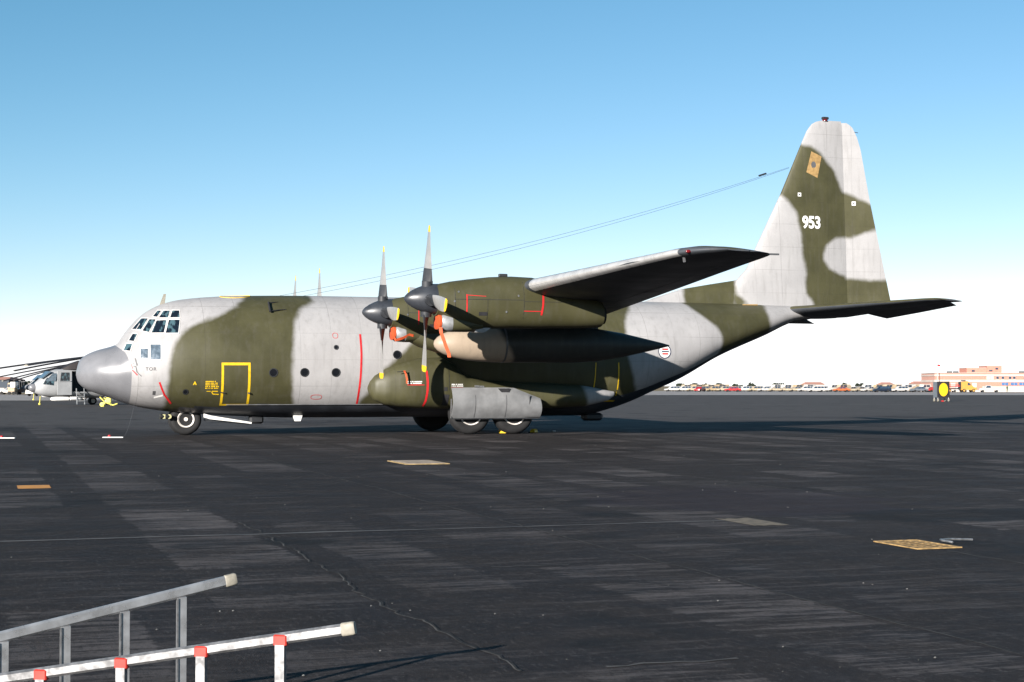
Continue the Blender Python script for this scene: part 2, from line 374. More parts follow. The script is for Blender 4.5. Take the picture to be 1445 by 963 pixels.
# ---- fuselage loft tables: x station, value (metres, x aft of the nose tip)
F_TOP=[(0,2.0),(.02,2.12),(.1,2.40),(.28,2.58),(.61,2.74),(1.21,2.925),(1.30,2.98),(1.48,3.27),(2.0,3.87),(2.22,4.04),(2.72,4.29),(3.25,4.43),(4.33,4.55),(5.29,4.6),(7.9,4.64),(20,4.64),(24.5,4.61),(26.5,4.58),(28.3,4.5)]
F_BOT=[(0,2.0),(.02,1.86),(.06,1.74),(.22,1.56),(.96,1.25),(1.61,1.02),(2.06,.90),(2.63,.8),(4.38,.65),(7.2,.54),(17.2,.55),(18.2,.76),(18.94,1.0),(19.7,1.32),(20.77,1.76),(22.4,2.62),(24.35,3.4),(25.7,3.95),(28.3,4.32)]
F_W=[(0,0.0),(.02,.12),(.1,.38),(.28,.62),(.61,.92),(1.0,1.17),(1.6,1.47),(2.06,1.66),(2.63,1.84),(3.4,2.02),(4.4,2.13),(5.3,2.16),(19.0,2.16),(21.0,1.98),(22.4,1.72),(24.35,1.22),(25.7,.8),(28.3,.16)]
F_MID=[(0,2.0),(.3,2.0),(1.0,2.02),(2.0,2.12),(3.0,2.28),(4.4,2.42),(5.3,2.44),(17,2.44),(19,2.6),(21,3.05),(22.4,3.42),(24.35,3.95),(25.7,4.25),(28.3,4.42)]
F_N=[(0,2.0),(1.0,2.05),(3,2.3),(5,2.5),(18,2.5),(22,2.3),(28.3,2.1)]
def pchip(tab):
    xs=[math.sqrt(a) for a,_ in tab]; ys=[b for _,b in tab]; n=len(xs)
    h=[xs[i+1]-xs[i] for i in range(n-1)]; d=[(ys[i+1]-ys[i])/h[i] for i in range(n-1)]
    m=[0.0]*n; m[0]=d[0]; m[-1]=d[-1]
    for i in range(1,n-1):
        if d[i-1]*d[i]>0:
            w1=2*h[i]+h[i-1]; w2=h[i]+2*h[i-1]; m[i]=(w1+w2)/(w1/d[i-1]+w2/d[i])
    def g(x):
        u=math.sqrt(max(x,0)); u=min(max(u,xs[0]),xs[-1])
        i=0
        while i<n-2 and u>xs[i+1]: i+=1
        t=(u-xs[i])/h[i]
        return (2*t**3-3*t*t+1)*ys[i]+(t**3-2*t*t+t)*h[i]*m[i]+(-2*t**3+3*t*t)*ys[i+1]+(t**3-t*t)*h[i]*m[i+1]
    return g
f_top,f_bot,f_w,f_mid,f_n=map(pchip,(F_TOP,F_BOT,F_W,F_MID,F_N))
def side_y(x,z):
    """half width of the fuselage skin at station x, height z (0 outside)"""
    zc=f_mid(x)
    if z>=zc: h=f_top(x)-zc; n=2.0
    else: h=zc-f_bot(x); n=f_n(x)
    q=abs(z-zc)/max(h,1e-4)
    return f_w(x)*(1-q**n)**(1/n) if q<1 else 0.0

def sdf(poly):
    P = list(poly); n = len(P); xs = [p[0] for p in P]; zs = [p[1] for p in P]
    bb = (min(xs) - 1, max(xs) + 1, min(zs) - 1, max(zs) + 1)
    def g(x, z):
        if not (bb[0] < x < bb[1] and bb[2] < z < bb[3]): return -1.0
        d = 9.0; inside = False
        for i in range(n):
            (ax, az), (bx, bz) = P[i], P[i - 1]
            ex, ez = bx - ax, bz - az; wx, wz = x - ax, z - az
            t = max(0, min(1, (wx * ex + wz * ez) / (ex * ex + ez * ez + 1e-12)))
            d = min(d, math.hypot(wx - ex * t, wz - ez * t))
            if (az > z) != (bz > z) and x < (bx - ax) * (z - az) / (bz - az) + ax: inside = not inside
        return d if inside else -d
    return g
C1 = sdf([(5.40, 5.2), (5.36, 4.6), (5.25, 4.47), (4.97, 4.21), (4.36, 3.86), (3.69, 3.63), (3.23, 3.37), (2.97, 3.03), (2.80, 2.51), (2.72, 2.07), (2.70, 1.62), (2.70, .3), (6.74, .3), (6.74, .98), (6.67, 1.73), (6.64, 2.75), (6.76, 3.68), (7.03, 4.12), (7.37, 4.27), (7.58, 4.40), (7.5, 4.56), (7.4, 5.2)])
C2 = sdf([(8.6, .3), (8.89, .98), (9.22, 1.42), (9.69, 2.19), (9.88, 2.3), (10.28, 2.68), (10.58, 3.01), (10.87, 3.37), (11.26, 4.1), (11.5, 5.2), (19.1, 5.2), (18.82, 4.38), (18.53, 4.08), (18.35, 3.62), (18.28, 2.7), (18.84, 1.22), (19, .3)])
C3 = sdf([(21.1, 5.2), (21.14, 4.56), (21.23, 4.30), (21.6, 3.97), (21.91, 3.68), (22.03, 3.4), (22.09, 3.05), (22.1, 2.0), (24.4, 2.0), (24.36, 3.58), (24.2, 3.96), (24.2, 4.33), (24.34, 4.56), (24.4, 5.2)])
def camo_f(x, y, z): return max(C1(x, z), C2(x, z), C3(x, z))
CF = sdf([(25.9, 10.75), (26.15, 10.68), (26.56, 10.58), (27.1, 10.2), (27.45, 9.77), (27.79, 9.21), (27.89, 8.94), (28.39, 8.74), (28.92, 8.49), (29.4, 8.3), (29.5, 7.6), (29.11, 7.47), (28.79, 7.37), (28.18, 7.18), (27.58, 7.16), (27.17, 6.92), (26.98, 6.57), (26.98, 6.3), (27.27, 6.0), (27.91, 5.73), (27.97, 5.62), (28.76, 5.58), (29.9, 5.6), (29.9, 4.2), (26.55, 4.2), (26.52, 4.7), (26.22, 5.0), (26.23, 5.89), (26.11, 6.51), (26.06, 7.29), (25.86, 8.08), (25.51, 8.56), (25.25, 8.72), (24.9, 8.75)])
CD = sdf([(21.29, 5.5), (21.36, 4.4), (23.76, 4.4), (23.76, 4.67), (23.43, 4.93), (23.36, 5.8)])
def camo_fin(x, y, z): return max(CF(x, z), CD(x, z))

# ---- fuselage and radome: one loft, parted along the radome joint
NA = 72
def fus_pt(x, a):
    ca, sa = math.cos(a), math.sin(a); zc = f_mid(x)
    if sa >= 0: h, n = f_top(x) - zc, 2.0
    else: h, n = zc - f_bot(x), f_n(x)
    return (x, f_w(x) * math.copysign(abs(ca) ** (2 / n), ca), zc + h * math.copysign(abs(sa) ** (2 / n), sa))
def joint(a): return 1.63 - .43 * max(0, math.sin(a)) ** 1.3
def fus_ring(s):
    w = s / 1.63 if s < 1.63 else max(0, 1 - (s - 1.63) / 1.4)
    return [fus_pt(max(1e-4, s + (joint(2 * math.pi * k / NA) - 1.63) * w), 2 * math.pi * k / NA) for k in range(NA)]
st_r = [1.63 * (i / 22) ** 2 for i in range(1, 23)]
st_f = [1.63 + .09 * i for i in range(0, 19)] + [3.34 + .14 * i for i in range(0, 178)]
st_f = [s for s in st_f if s < 28.2] + [28.3]
b = MB(); b.loft([fus_ring(s) for s in st_r], caps=(True, False)); radome = b.build('radome', M['radome'], AC, smooth=40)
b = MB(); b.loft([fus_ring(s) for s in st_f], caps=(True, True))
# shade painted in as dark grey, below the floor line and along the aft underside
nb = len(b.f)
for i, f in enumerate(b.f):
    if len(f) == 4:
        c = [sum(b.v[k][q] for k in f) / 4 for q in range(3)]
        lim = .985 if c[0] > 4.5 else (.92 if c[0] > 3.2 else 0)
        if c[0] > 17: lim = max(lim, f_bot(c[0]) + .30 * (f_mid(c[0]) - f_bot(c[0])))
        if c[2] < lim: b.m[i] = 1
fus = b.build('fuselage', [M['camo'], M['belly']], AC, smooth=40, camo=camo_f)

def sy(x, z, off=.006): return -(side_y(x, z) + off)
def decal_grid(mb, poly_fn, nu, nv, off, mi=0, surf=sy):
    """poly_fn(u,v)->(x,z) for u,v in 0..1"""
    vs = []
    for i in range(nu + 1):
        for j in range(nv + 1):
            x, z = poly_fn(i / nu, j / nv); vs.append((x, surf(x, z, off), z))
    k = nv + 1
    mb.add(vs, [(i * k + j, (i + 1) * k + j, (i + 1) * k + j + 1, i * k + j + 1) for i in range(nu) for j in range(nv)], mi)
def quad(a, b_, c, d):
    def g(u, v):
        return tuple((1 - u) * (1 - v) * a[q] + u * (1 - v) * b_[q] + u * v * c[q] + (1 - u) * v * d[q] for q in (0, 1))
    return g
def band(mb, pts, w, off, mi=0, surf=sy, sub=6):
    """painted stripe along an (x,z) path"""
    P = []
    for i in range(len(pts) - 1):
        for k in range(sub): t = k / sub; P.append(tuple(pts[i][q] * (1 - t) + pts[i + 1][q] * t for q in (0, 1)))
    P.append(pts[-1]); n = len(P); vs = []
    for i, p in enumerate(P):
        d = Vector(P[min(i + 1, n - 1)]) - Vector(P[max(i - 1, 0)]); d.normalize()
        for sg in (-.5, .5):
            x, z = p[0] - d.y * w * sg, p[1] + d.x * w * sg; vs.append((x, surf(x, z, off), z))
    mb.add(vs, [(2 * i, 2 * i + 1, 2 * i + 3, 2 * i + 2) for i in range(n - 1)], mi)
def pane(mb, q, off0, off1, grow=0.0, mi=0, surf=sy, n=4):
    """thick plate following the skin; q = corner list, grow widens it"""
    cx = sum(p[0] for p in q) / 4; cz = sum(p[1] for p in q) / 4
    def gq(p):
        d = Vector((p[0] - cx, p[1] - cz)); l = d.length; d = d * ((l + grow) / l); return (cx + d.x, cz + d.y)
    f = quad(*[gq(p) for p in q]); decal_grid(mb, f, n, n, off1, mi, surf)
    ed = [f(i / n, 0) for i in range(n)] + [f(1, i / n) for i in range(n)] + [f(1 - i / n, 1) for i in range(n)] + [f(0, 1 - i / n) for i in range(n)]
    vs = [(x, surf(x, z, off1), z) for x, z in ed] + [(x, surf(x, z, off0), z) for x, z in ed]; m_ = len(ed)
    mb.add(vs, [(i, (i + 1) % m_, m_ + (i + 1) % m_, m_ + i) for i in range(m_)], mi)
def frame_ring(mb, q, wdt, off0, off1, mi=0, surf=sy, n=4):
    """raised frame around the quad q"""
    cx = sum(p[0] for p in q) / 4; cz = sum(p[1] for p in q) / 4
    def gr(p, g_):
        d = Vector((p[0] - cx, p[1] - cz)); l = d.length; d = d * ((l + g_) / l); return (cx + d.x, cz + d.y)
    rings = []
    for g_, o in ((0, off0), (0, off1), (wdt, off1), (wdt, off0)):
        f = quad(*[gr(p, g_) for p in q])
        ed = [f(i / n, 0) for i in range(n)] + [f(1, i / n) for i in range(n)] + [f(1 - i / n, 1) for i in range(n)] + [f(0, 1 - i / n) for i in range(n)]
        rings.append([(x, surf(x, z, o), z) for x, z in ed])
    mb.loft(rings, caps=(False, False), mi=mi)
def mirror(o):
    """starboard twin of a part, own mesh"""
    me = o.data.copy()
    for v in me.vertices: v.co.y = -v.co.y
    me.flip_normals()
    c = bpy.data.objects.new(o.name, me); COL.objects.link(c); c.parent = o.parent; return c
WIN = [[(2.321, 3.839), (2.49, 4.039), (2.6, 4.036), (2.447, 3.821)], [(2.499, 3.802), (2.667, 4.034), (2.861, 4.031), (2.772, 3.794)], [(2.832, 3.799), (2.934, 4.035), (3.14, 4.034), (3.128, 3.805)],
       [(1.703, 3.44), (2.0, 3.79), (2.179, 3.778), (1.938, 3.40)], [(1.977, 3.37), (2.217, 3.75), (2.406, 3.742), (2.166, 3.318)], [(2.237, 3.301), (2.424, 3.704), (2.72, 3.714), (2.614, 3.299)], [(2.662, 3.291), (2.787, 3.718), (3.121, 3.724), (3.046, 3.291)],
       [(1.563, 3.053), (1.699, 3.275), (1.827, 3.264), (1.71, 3.03)], [(1.4, 2.744), (1.497, 2.953), (1.662, 2.942), (1.587, 2.717)], [(1.896, 2.785), (2.121, 2.784), (2.115, 2.479), (1.889, 2.48)], [(2.191, 2.925), (2.506, 2.924), (2.497, 2.444), (2.181, 2.444)]]
for i, q in enumerate(WIN):
    lower = i >= 9
    mb = MB(); pane(mb, q, -.02, .006, 0); w = mb.build('cockpit_window', M['glass_blue' if lower else 'glass'], AC, smooth=30)
    fb = MB(); frame_ring(fb, q, .030, -.02, .016); fr_ = fb.build('window_frame', M['whiteframe'], w, smooth=30)
    w2 = mirror(w); f2 = mirror(fr_); f2.parent = w2
# wiper on the front pane
mb = MB(); mb.bar((1.80, sy(1.80, 3.40, .03), 3.40), (1.93, sy(1.93, 3.60, .03), 3.60), .02, .02); mb.build('wiper', M['whiteframe'], AC)
# small round cabin windows
def porthole(x, z, r):
    mb = MB(); n = 20
    ctr = (x, sy(x, z, .004), z); ring = lambda rr, o: [(x + rr * math.cos(2 * math.pi * k / n), sy(x + rr * math.cos(2 * math.pi * k / n), z + rr * math.sin(2 * math.pi * k / n), o), z + rr * math.sin(2 * math.pi * k / n)) for k in range(n)]
    mb.add([ctr] + ring(r, .006), [(0, 1 + (k + 1) % n, 1 + k) for k in range(n)])
    p = mb.build('porthole', M['portglass'] if 'portglass' in M else M.setdefault('portglass', plain('porthole_glass', (.006, .007, .009), .15, spec=.5)), AC)
    fb = MB(); fb.loft([ring(r, -.01), ring(r, .014), ring(r + .03, .014), ring(r + .03, -.01)], caps=(False, False)); fb.build('porthole_ring', M['dark'], p, smooth=40)
for x, z in ((6.02, 2.03), (7.03, 2.04), (8.06, 2.04), (10.11, 2.63)): porthole(x, z, .115)
porthole(8.07, 2.86, .05); porthole(3.28, 1.41, .06)
# crew door outline, its handle and seams
D = [(4.365, 2.303), (5.278, 2.306), (5.30, .995), (4.395, .995)]
dr = MB(); band(dr, [D[0], D[1]], .085, .006, sub=8); band(dr, [(D[1][0] - .035, D[1][1] + .04), (D[2][0] - .03, D[2][1] - .02)], .075, .006, sub=14); band(dr, [(D[0][0] + .035, D[0][1] + .04), (D[3][0] + .03, D[3][1] - .02)], .075, .006, sub=14); band(dr, [D[3], D[2]], .05, .006, sub=8)
door = dr.build('crew_door_outline', M['yellow'], AC, fix=False)
hb = MB(); hb.bar((4.36, sy(4.36, 1.40, .03), 1.40), (4.52, sy(4.52, 1.37, .03), 1.37), .03, .03); hb.bar((5.24, sy(5.24, 1.38, .02), 1.38), (5.30, sy(5.30, 1.36, .05), 1.36), .05, .05); hb.split('door_handle', M['black'], door)
ar = MB(); band(ar, [(4.32, 1.33), (4.14, 1.34), (4.10, 1.39), (4.10, 1.43), (4.28, 1.43)], .03, .006, sub=3); band(ar, [(3.93, 1.43), (4.06, 1.43)], .02, .006); ar.split('arrow_marking', M['yellow'], door, fix=False)
# small illegible stencils: rows of short dashes
def stencil(name, mat, x0, x1, z0, z1, rows, surf=sy, parent=AC, off=.006, w=.6, seed=1):
    rnd = random.Random(seed); mb = MB(); h = (z1 - z0) / rows
    for r_ in range(rows):
        z = z1 - h * (r_ + .5); x = x0; xe = x0 + (x1 - x0) * rnd.uniform(.8, 1)
        while x < xe - .02:
            l = min(rnd.uniform(.02, .05), xe - x); band(mb, [(x, z), (x + l, z)], h * w, off, 0, surf, 1); x += l + rnd.choice((.008, .008, .03))
    return tag(mb.build(name, mat, parent, fix=False), kind='stuff')
stencil('rescue_stencil', M['yellow'], 3.88, 4.31, 1.50, 1.77, 5, seed=3)
def lettering(name, txt, size, x, z, mat, parent, surf, off=.007, bold=0.0, align='CENTER', sx=1.0, spacing=1.0):
    cu = bpy.data.curves.new('lettering', 'FONT'); cu.body = txt; cu.size = size; cu.align_x = align; cu.offset = bold; cu.space_character = spacing; cu.resolution_u = 6
    ob = bpy.data.objects.new('lettering', cu); COL.objects.link(ob)
    dg = bpy.context.evaluated_depsgraph_get(); me = bpy.data.meshes.new_from_object(ob.evaluated_get(dg))
    bpy.data.objects.remove(ob)
    bm = bmesh.new(); bm.from_mesh(me); bmesh.ops.triangulate(bm, faces=bm.faces); bm.to_mesh(me); bm.free()
    for v in me.vertices:
        X, Z = x + v.co.x * sx, z + v.co.y; v.co = (X, surf(X, Z, off), Z)
    me.materials.clear(); me.materials.append(mat)
    o = bpy.data.objects.new(name, me); COL.objects.link(o); o.parent = parent; return o
lettering('aircraft_name', 'TOR', .15, 2.20, 2.09, M['text'], AC, sy, spacing=1.15, bold=.002)
lettering('entry_letter', 'A', .14, 3.55, 1.64, M['yellow'], AC, sy, bold=.008)
mo = MB()
for pts, w, mi in (([(1.727, 2.481), (1.79, 2.243)], .05, 0), ([(1.672, 2.229), (1.744, 2.229), (1.785, 2.033)], .035, 0), ([(1.785, 2.033), (1.925, 1.907)], .02, 0), ([(1.607, 2.295), (1.639, 2.152)], .04, 1), ([(1.639, 2.11), (1.799, 1.942)], .035, 1), ([(1.70, 2.33), (1.675, 2.30)], .02, 0)): band(mo, pts, w, .006, mi, sub=3)
mo.build('nose_emblem', [M['text'], M['red']], AC, fix=False)
# red stripes and panel outlines
for nm, pts, w in (('propeller_warning_stripe', [(8.892, 3.301), (8.904, 2.646), (8.886, 1.951), (8.86, 1.372), (8.859, 1.0)], .065), ('red_curved_stripe', [(2.466, 1.72), (2.555, 1.50), (2.645, 1.315), (2.882, 1.03)], .055)):
    mb = MB(); band(mb, pts, w, .006, sub=6); mb.build(nm, M['red'], AC, fix=False)
def ring_pts(cx, cz, rx, rz, n=14): return [(cx + rx * math.copysign(abs(math.cos(2 * math.pi * k / n)) ** .7, math.cos(2 * math.pi * k / n)), cz + rz * math.copysign(abs(math.sin(2 * math.pi * k / n)) ** .7, math.sin(2 * math.pi * k / n))) for k in range(n + 1)]
for cx, cz, rx, rz in ((8.06, 3.246, .085, .085), (7.47, 1.24, .18, .07)):
    mb = MB(); band(mb, ring_pts(cx, cz, rx, rz), .014, .006, sub=1); mb.build('panel_outline', M['red'], AC, fix=False)
mb = MB(); band(mb, [(2.333, 1.23), (2.60, 1.30)], .055, .006); mb.build('data_plate', M['white'], AC, fix=False)
mb = MB(); pane(mb, [(2.28, 1.44), (2.36, 1.44), (2.36, 1.32), (2.28, 1.32)], -.01, .012); mb.build('static_port', M['steel'], AC)
# pale rub strip where the side meets the belly
mb = MB(); rings = []
for i in range(90):
    x = 4.6 + 5.2 * i / 89; z = 1.0; y = sy(x, z, 0)
    rings.append([(x, y + .02, z - .02), (x, y - .014, z - .018), (x, y - .014, z + .008), (x, y + .01, z + .012)])
mb.loft(rings); mb.build('chine_strip', M['steel'], AC)
# roundel behind the tank's tail
mb = MB(); cx, cz = 19.70, 2.80
def disc(mb, r0, r1, off, mi, n=28, nr=3):
    vs = []; 
    for j in range(nr + 1):
        r = r0 + (r1 - r0) * j / nr
        for k in range(n):
            a = 2 * math.pi * k / n; x, z = cx + r * math.cos(a), cz + r * math.sin(a); vs.append((x, sy(x, z, off), z))
    mb.add(vs, [(j * n + k, j * n + (k + 1) % n, (j + 1) * n + (k + 1) % n, (j + 1) * n + k) for j in range(nr) for k in range(n)], mi)
disc(mb, .001, .215, .006, 0); disc(mb, .215, .25, .006, 2)
band(mb, [(19.60, 2.88), (19.83, 2.88)], .055, .010, 1); band(mb, [(19.58, 2.80), (19.86, 2.80)], .04, .010, 2); band(mb, [(19.60, 2.72), (19.83, 2.72)], .055, .010, 1)
M['navy'] = plain('insignia_blue', (.012, .018, .05), .5)
mb.build('roundel', [M['white'], M['red'], M['navy']], AC, fix=False)
# paratroop door outline in the shade aft of the wing
mb = MB(); PD = [(17.12, 2.4), (17.958, 2.404), (18.012, 1.08), (17.079, 1.085)]
band(mb, [PD[0], PD[3]], .03, .006); band(mb, [PD[1], PD[2]], .04, .006); band(mb, [PD[3], PD[2]], .05, .006)
mb.build('paratroop_door_outline', M['yellow'], AC, fix=False)
# roof details
mb = MB(); mb.prism([(2.62, -.02, 4.22), (2.80, -.02, 4.28), (2.84, -.02, 4.62), (2.76, -.02, 4.62)], (0, .04, 0)); mb.build('blade_antenna', M['cream'], AC)
mb = MB(); pts = []
for k in range(29):
    a = 2 * math.pi * k / 28; x = 5.05 + .50 * math.cos(a); y = -.30 + .34 * math.sin(a)
    zc = f_mid(x); pts.append((x, y, zc + (f_top(x) - zc) * math.sqrt(max(0, 1 - (y / f_w(x)) ** 2)) + .002))
mb.tube(pts, .014, 6); mb.build('roof_hatch_outline', M['yellow'], AC, smooth=60)
def ty(x, z, off): return (x, sy(x, z, off), z)
mb = MB(); mb.tube([ty(6.02, 4.34, .10), ty(6.0, 4.02, .12)], .035, 8); mb.tube([ty(6.0, 4.04, .10), ty(6.30, 4.08, .05), ty(6.55, 4.10, .0)], .018, 6); mb.tube([ty(6.02, 4.33, .09), ty(6.35, 4.36, .01)], .014, 6); mb.build('rail_antenna', M['black'], AC, smooth=60)
mb = MB(); mb.bar((8.8, 0, 4.62), (8.8, 0, 4.74), .12, .03); mb.build('roof_stub', M['dark'], AC)
for x in (24.55,):
    mb = MB(); mb.tube([(23.5, -.55, 4.56), (24.1, -.52, 4.57)], .03, 6); mb.build('tail_fairing_strip', M['tan'], AC)
for k, (x0, z0) in enumerate(((6.53, 4.62), (7.32, 4.62))):
    y0 = .12 if k == 0 else -.12
    mb = MB(); N = 28; pts = []
    for i in range(N + 1):
        t = i / N; pts.append((x0 + (25.70 - x0) * t, y0 * (1 - t), z0 + (9.77 - z0 - .03 * k) * t - .35 * 4 * t * (1 - t)))
    mb.tube(pts, .005, 5); w_ = mb.build('antenna_wire', M['dark'], AC, smooth=60)
mb = MB(); mb.tube([(24.45, 0, 9.40), (24.75, 0, 9.50)], .035, 6); mb.build('wire_insulator', M['black'], AC, smooth=60)
# belly fittings
mb = MB(); mb.loft([[(x, y, z) for x, y in ((6.86, -.95), (7.22, -.95), (7.22, -.80), (6.86, -.80))] if z > .6 else [(x, y, z) for x, y in ((6.95, -.92), (7.14, -.92), (7.14, -.83), (6.95, -.83))] for z in (.72, .44)]); mb.build('belly_antenna', M['white'], AC)
mb = MB(); mb.bevbox(5.5, 5.95, -.75, -.25, .36, .62, .06); mb.build('drain_fairing', M['dark'], AC, smooth=30)
mb = MB(); mb.bar((9.95, -1.2, .62), (9.95, -1.2, .30), .05, .03); mb.build('drain_mast', M['dark'], AC)
mb = MB(); mb.bevbox(17.2, 17.9, -.9, -.4, .38, .66, .08); mb.build('tail_bumper', M['dark'], AC, smooth=30)
# ---- wing-shaped lofts
def yt(x, t): return 5 * t * (.2969 * math.sqrt(max(x, 0)) - .126 * x - .3516 * x * x + .2843 * x ** 3 - .1036 * x ** 4)
def af_ring(le, te, t, a=0.0, b_=1.0, n=14, vert=False, up=.56):
    """le,te = (x,y,z); section from chord fraction a to b_; vert: thickness along y"""
    cs = [a + (b_ - a) * (.5 - .5 * math.cos(math.pi * k / n)) if a == 0 else a + (b_ - a) * k / n for k in range(n + 1)]
    c = te[0] - le[0]; out = []
    for s_, seq in ((1, cs[::-1]), (-1, cs[1:] if a == 0 else cs)):
        for q in seq:
            h = yt(q, t) * c * s_ * (1.0 if vert else (2 * up if s_ > 0 else 2 * (1 - up)))
            p = [le[i] + (te[i] - le[i]) * q for i in range(3)]
            p[1 if vert else 2] += h; out.append(tuple(p))
    return out
WS = [(0.0, (11.05, 4.13), (15.95, 3.66), .17), (2.0, (11.08, 4.16), (15.97, 3.74), .17), (5.6, (11.22, 4.25), (16.02, 3.86), .165), (8.0, (11.44, 4.335), (15.86, 4.02), .155), (10.9, (11.68, 4.435), (15.60, 4.19), .148), (14.0, (11.96, 4.54), (15.33, 4.38), .14), (17, (12.22, 4.64), (15.05, 4.56), .13), (19.0, (12.41, 4.705), (14.88, 4.67), .125), (19.55, (12.58, 4.73), (14.78, 4.69), .12), (19.95, (12.92, 4.745), (14.52, 4.705), .10), (20.15, (13.35, 4.75), (14.1, 4.715), .06)]
def wsec(y):
    for i in range(len(WS) - 1):
        if WS[i][0] <= y <= WS[i + 1][0]:
            t = (y - WS[i][0]) / (WS[i + 1][0] - WS[i][0]); A, B = WS[i], WS[i + 1]
            lp = lambda p, q: tuple(p[k] + (q[k] - p[k]) * t for k in range(len(p)))
            return lp(A[1], B[1]), lp(A[2], B[2]), A[3] + (B[3] - A[3]) * t
def wring(y, a, b_, sg, n=14):
    le, te, t = wsec(y); return af_ring((le[0], sg * y, le[1]), (te[0], sg * y, te[1]), t, a, b_, n)
CW = sdf([(11.9, 12.05), (12.1, 11.65), (12.9, 11.3), (16.5, 10.4), (16.6, 15.5), (14.2, 16.6), (12.35, 18.4), (12.5, 19.2), (13.6, 20.5), (12.2, 20.6), (12.18, 16), (12.05, 14)])
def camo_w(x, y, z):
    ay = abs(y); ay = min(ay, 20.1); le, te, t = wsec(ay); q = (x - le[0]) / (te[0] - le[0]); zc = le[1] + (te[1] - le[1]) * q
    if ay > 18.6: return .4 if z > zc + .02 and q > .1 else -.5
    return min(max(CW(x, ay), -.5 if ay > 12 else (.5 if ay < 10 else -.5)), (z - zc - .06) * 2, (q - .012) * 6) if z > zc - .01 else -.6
for sg in (-1, 1):
    ys = [0.6, 2, 3.5, 5.6, 8, 10.9, 11.4, 12, 13, 14, 15, 16, 17, 18, 19, 19.3, 19.55, 19.75, 19.95, 20.08, 20.15]
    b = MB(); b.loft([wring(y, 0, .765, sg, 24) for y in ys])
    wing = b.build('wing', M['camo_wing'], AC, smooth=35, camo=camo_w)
    b = MB(); b.loft([wring(y, .77, 1, sg, 6) for y in (2.3, 4, 5.6, 8, 10, 12.25)]); b.build('flap', M['camo_wing'], wing, smooth=35, camo=lambda x, y, z: -.6)
    b = MB(); b.loft([wring(y, .77, 1, sg, 6) for y in (12.3, 14, 16, 18, 19.2)]); b.build('aileron', M['camo_wing'], wing, smooth=35, camo=lambda x, y, z: -.6)
    b = MB(); b.loft([wring(y, .77, 1, sg, 6) for y in (19.25, 19.6, 19.95, 20.12)]); b.build('wingtip_edge', M['camo_wing'], wing, smooth=35, camo=lambda x, y, z: -.6)
    # metal leading edge a little proud of the skin
    b = MB(); rings = []
    for y in (10.95, 12, 14, 16, 18, 19, 19.3):
        le, te, t = wsec(y); ring = []
        for q, s_ in [(.034, 1), (.02, 1), (.008, 1), (.0, 1), (.008, -1), (.02, -1), (.035, -1), (.05, -1)]:
            c = te[0] - le[0]; h = yt(q, t) * c * s_ * (1.12 if s_ > 0 else .88)
            ring.append((le[0] + (te[0] - le[0]) * q - .006, sg * y, le[1] + (te[1] - le[1]) * q + h + (.006 if s_ > 0 else -.006)))
        rings.append(ring)
    b.loft(rings, close=False, caps=(False, False)); b.build('leading_edge', M['deice'], wing, smooth=60)
    b = MB(); b.lathe([(-.06, .01), (-.04, .03), (0, .04), (.05, .035), (.08, .012)], (12.62, sg * 19.62, 4.72)); b.build('navigation_light', M.setdefault('navred', plain('navigation_red_glass', (.12, .006, .008), .2, spec=.6)) if sg < 0 else M['glass_blue'], wing, smooth=50)
    b = MB(); b.bar((14.55, sg * 19.7, 4.70), (14.92, sg * 19.7, 4.70), .05, .04); b.build('fuel_dump_pipe', M['steel'], wing)
    b = MB(); b.bar((12.7, sg * 19.2, 4.62), (12.72, sg * 19.2, 4.50), .02, .06); b.build('tip_light_bracket', M['steel'], wing)
# ---- engines
def nac_profile(z0, dz_wing=0.0):
    """(x, top, bottom, half width) of the cowling about thrust line z0"""
    return [(9.17, .40, -.47, .44), (9.32, .44, -.52, .47), (9.6, .50, -.66, .51), (10.1, .57, -.80, .55), (10.76, .65, -.82, .58), (11.4, .68, -.80, .58), (12.0, .66, -.80, .57), (12.6, .52, -.79, .56), (13.3, .30, -.78, .53), (13.9, .10, -.76, .50), (14.1, .0, -.74, .47)]
BETA = [(.30, 46), (.5, 38), (.9, 17), (1.4, 2), (2.06, -8)]
def lerp_tab(tab, x):
    if x <= tab[0][0]: return tab[0][1]
    for (a, p), (b_, q) in zip(tab, tab[1:]):
        if x <= b_: return p + (q - p) * (x - a) / (b_ - a)
    return tab[-1][1]
def blade_mesh():
    b = MB(); rs = [.28, .36, .46, .6, .75, .86, .88, 1.1, 1.3, 1.5, 1.7, 1.86, 1.88, 1.98, 2.04, 2.058]
    ch = [(.28, .20), (.36, .26), (.46, .36), (.8, .385), (1.2, .41), (1.6, .40), (1.86, .37), (1.98, .34), (2.04, .28), (2.058, .16)]
    th = [(.28, .20), (.36, .18), (.5, .11), (.9, .07), (1.5, .035), (2.06, .018)]
    rings = []
    for r in rs:
        c = lerp_tab(ch, r); t = lerp_tab(th, r); be = R(lerp_tab(BETA, r)); ring = []
        for k in range(12):
            a = 2 * math.pi * k / 12; p, q = c / 2 * math.cos(a), t / 2 * math.sin(a)
            # chord along (sin b, -cos b) in (x,y), thickness across it
            ring.append((p * math.sin(be) + q * math.cos(be), -p * math.cos(be) + q * math.sin(be), r))
        rings.append(ring)
    b.loft(rings)
    for i, f in enumerate(b.f):
        r = sum(b.v[k][2] for k in f) / len(f); b.m[i] = 0 if r < .87 else (1 if r < 1.87 else 2)
    me = b.build('propeller_blade', [M['cuff'], M['blade'], M['yellow']], None, smooth=40); return me
blade0 = blade_mesh(); COL.objects.unlink(blade0)
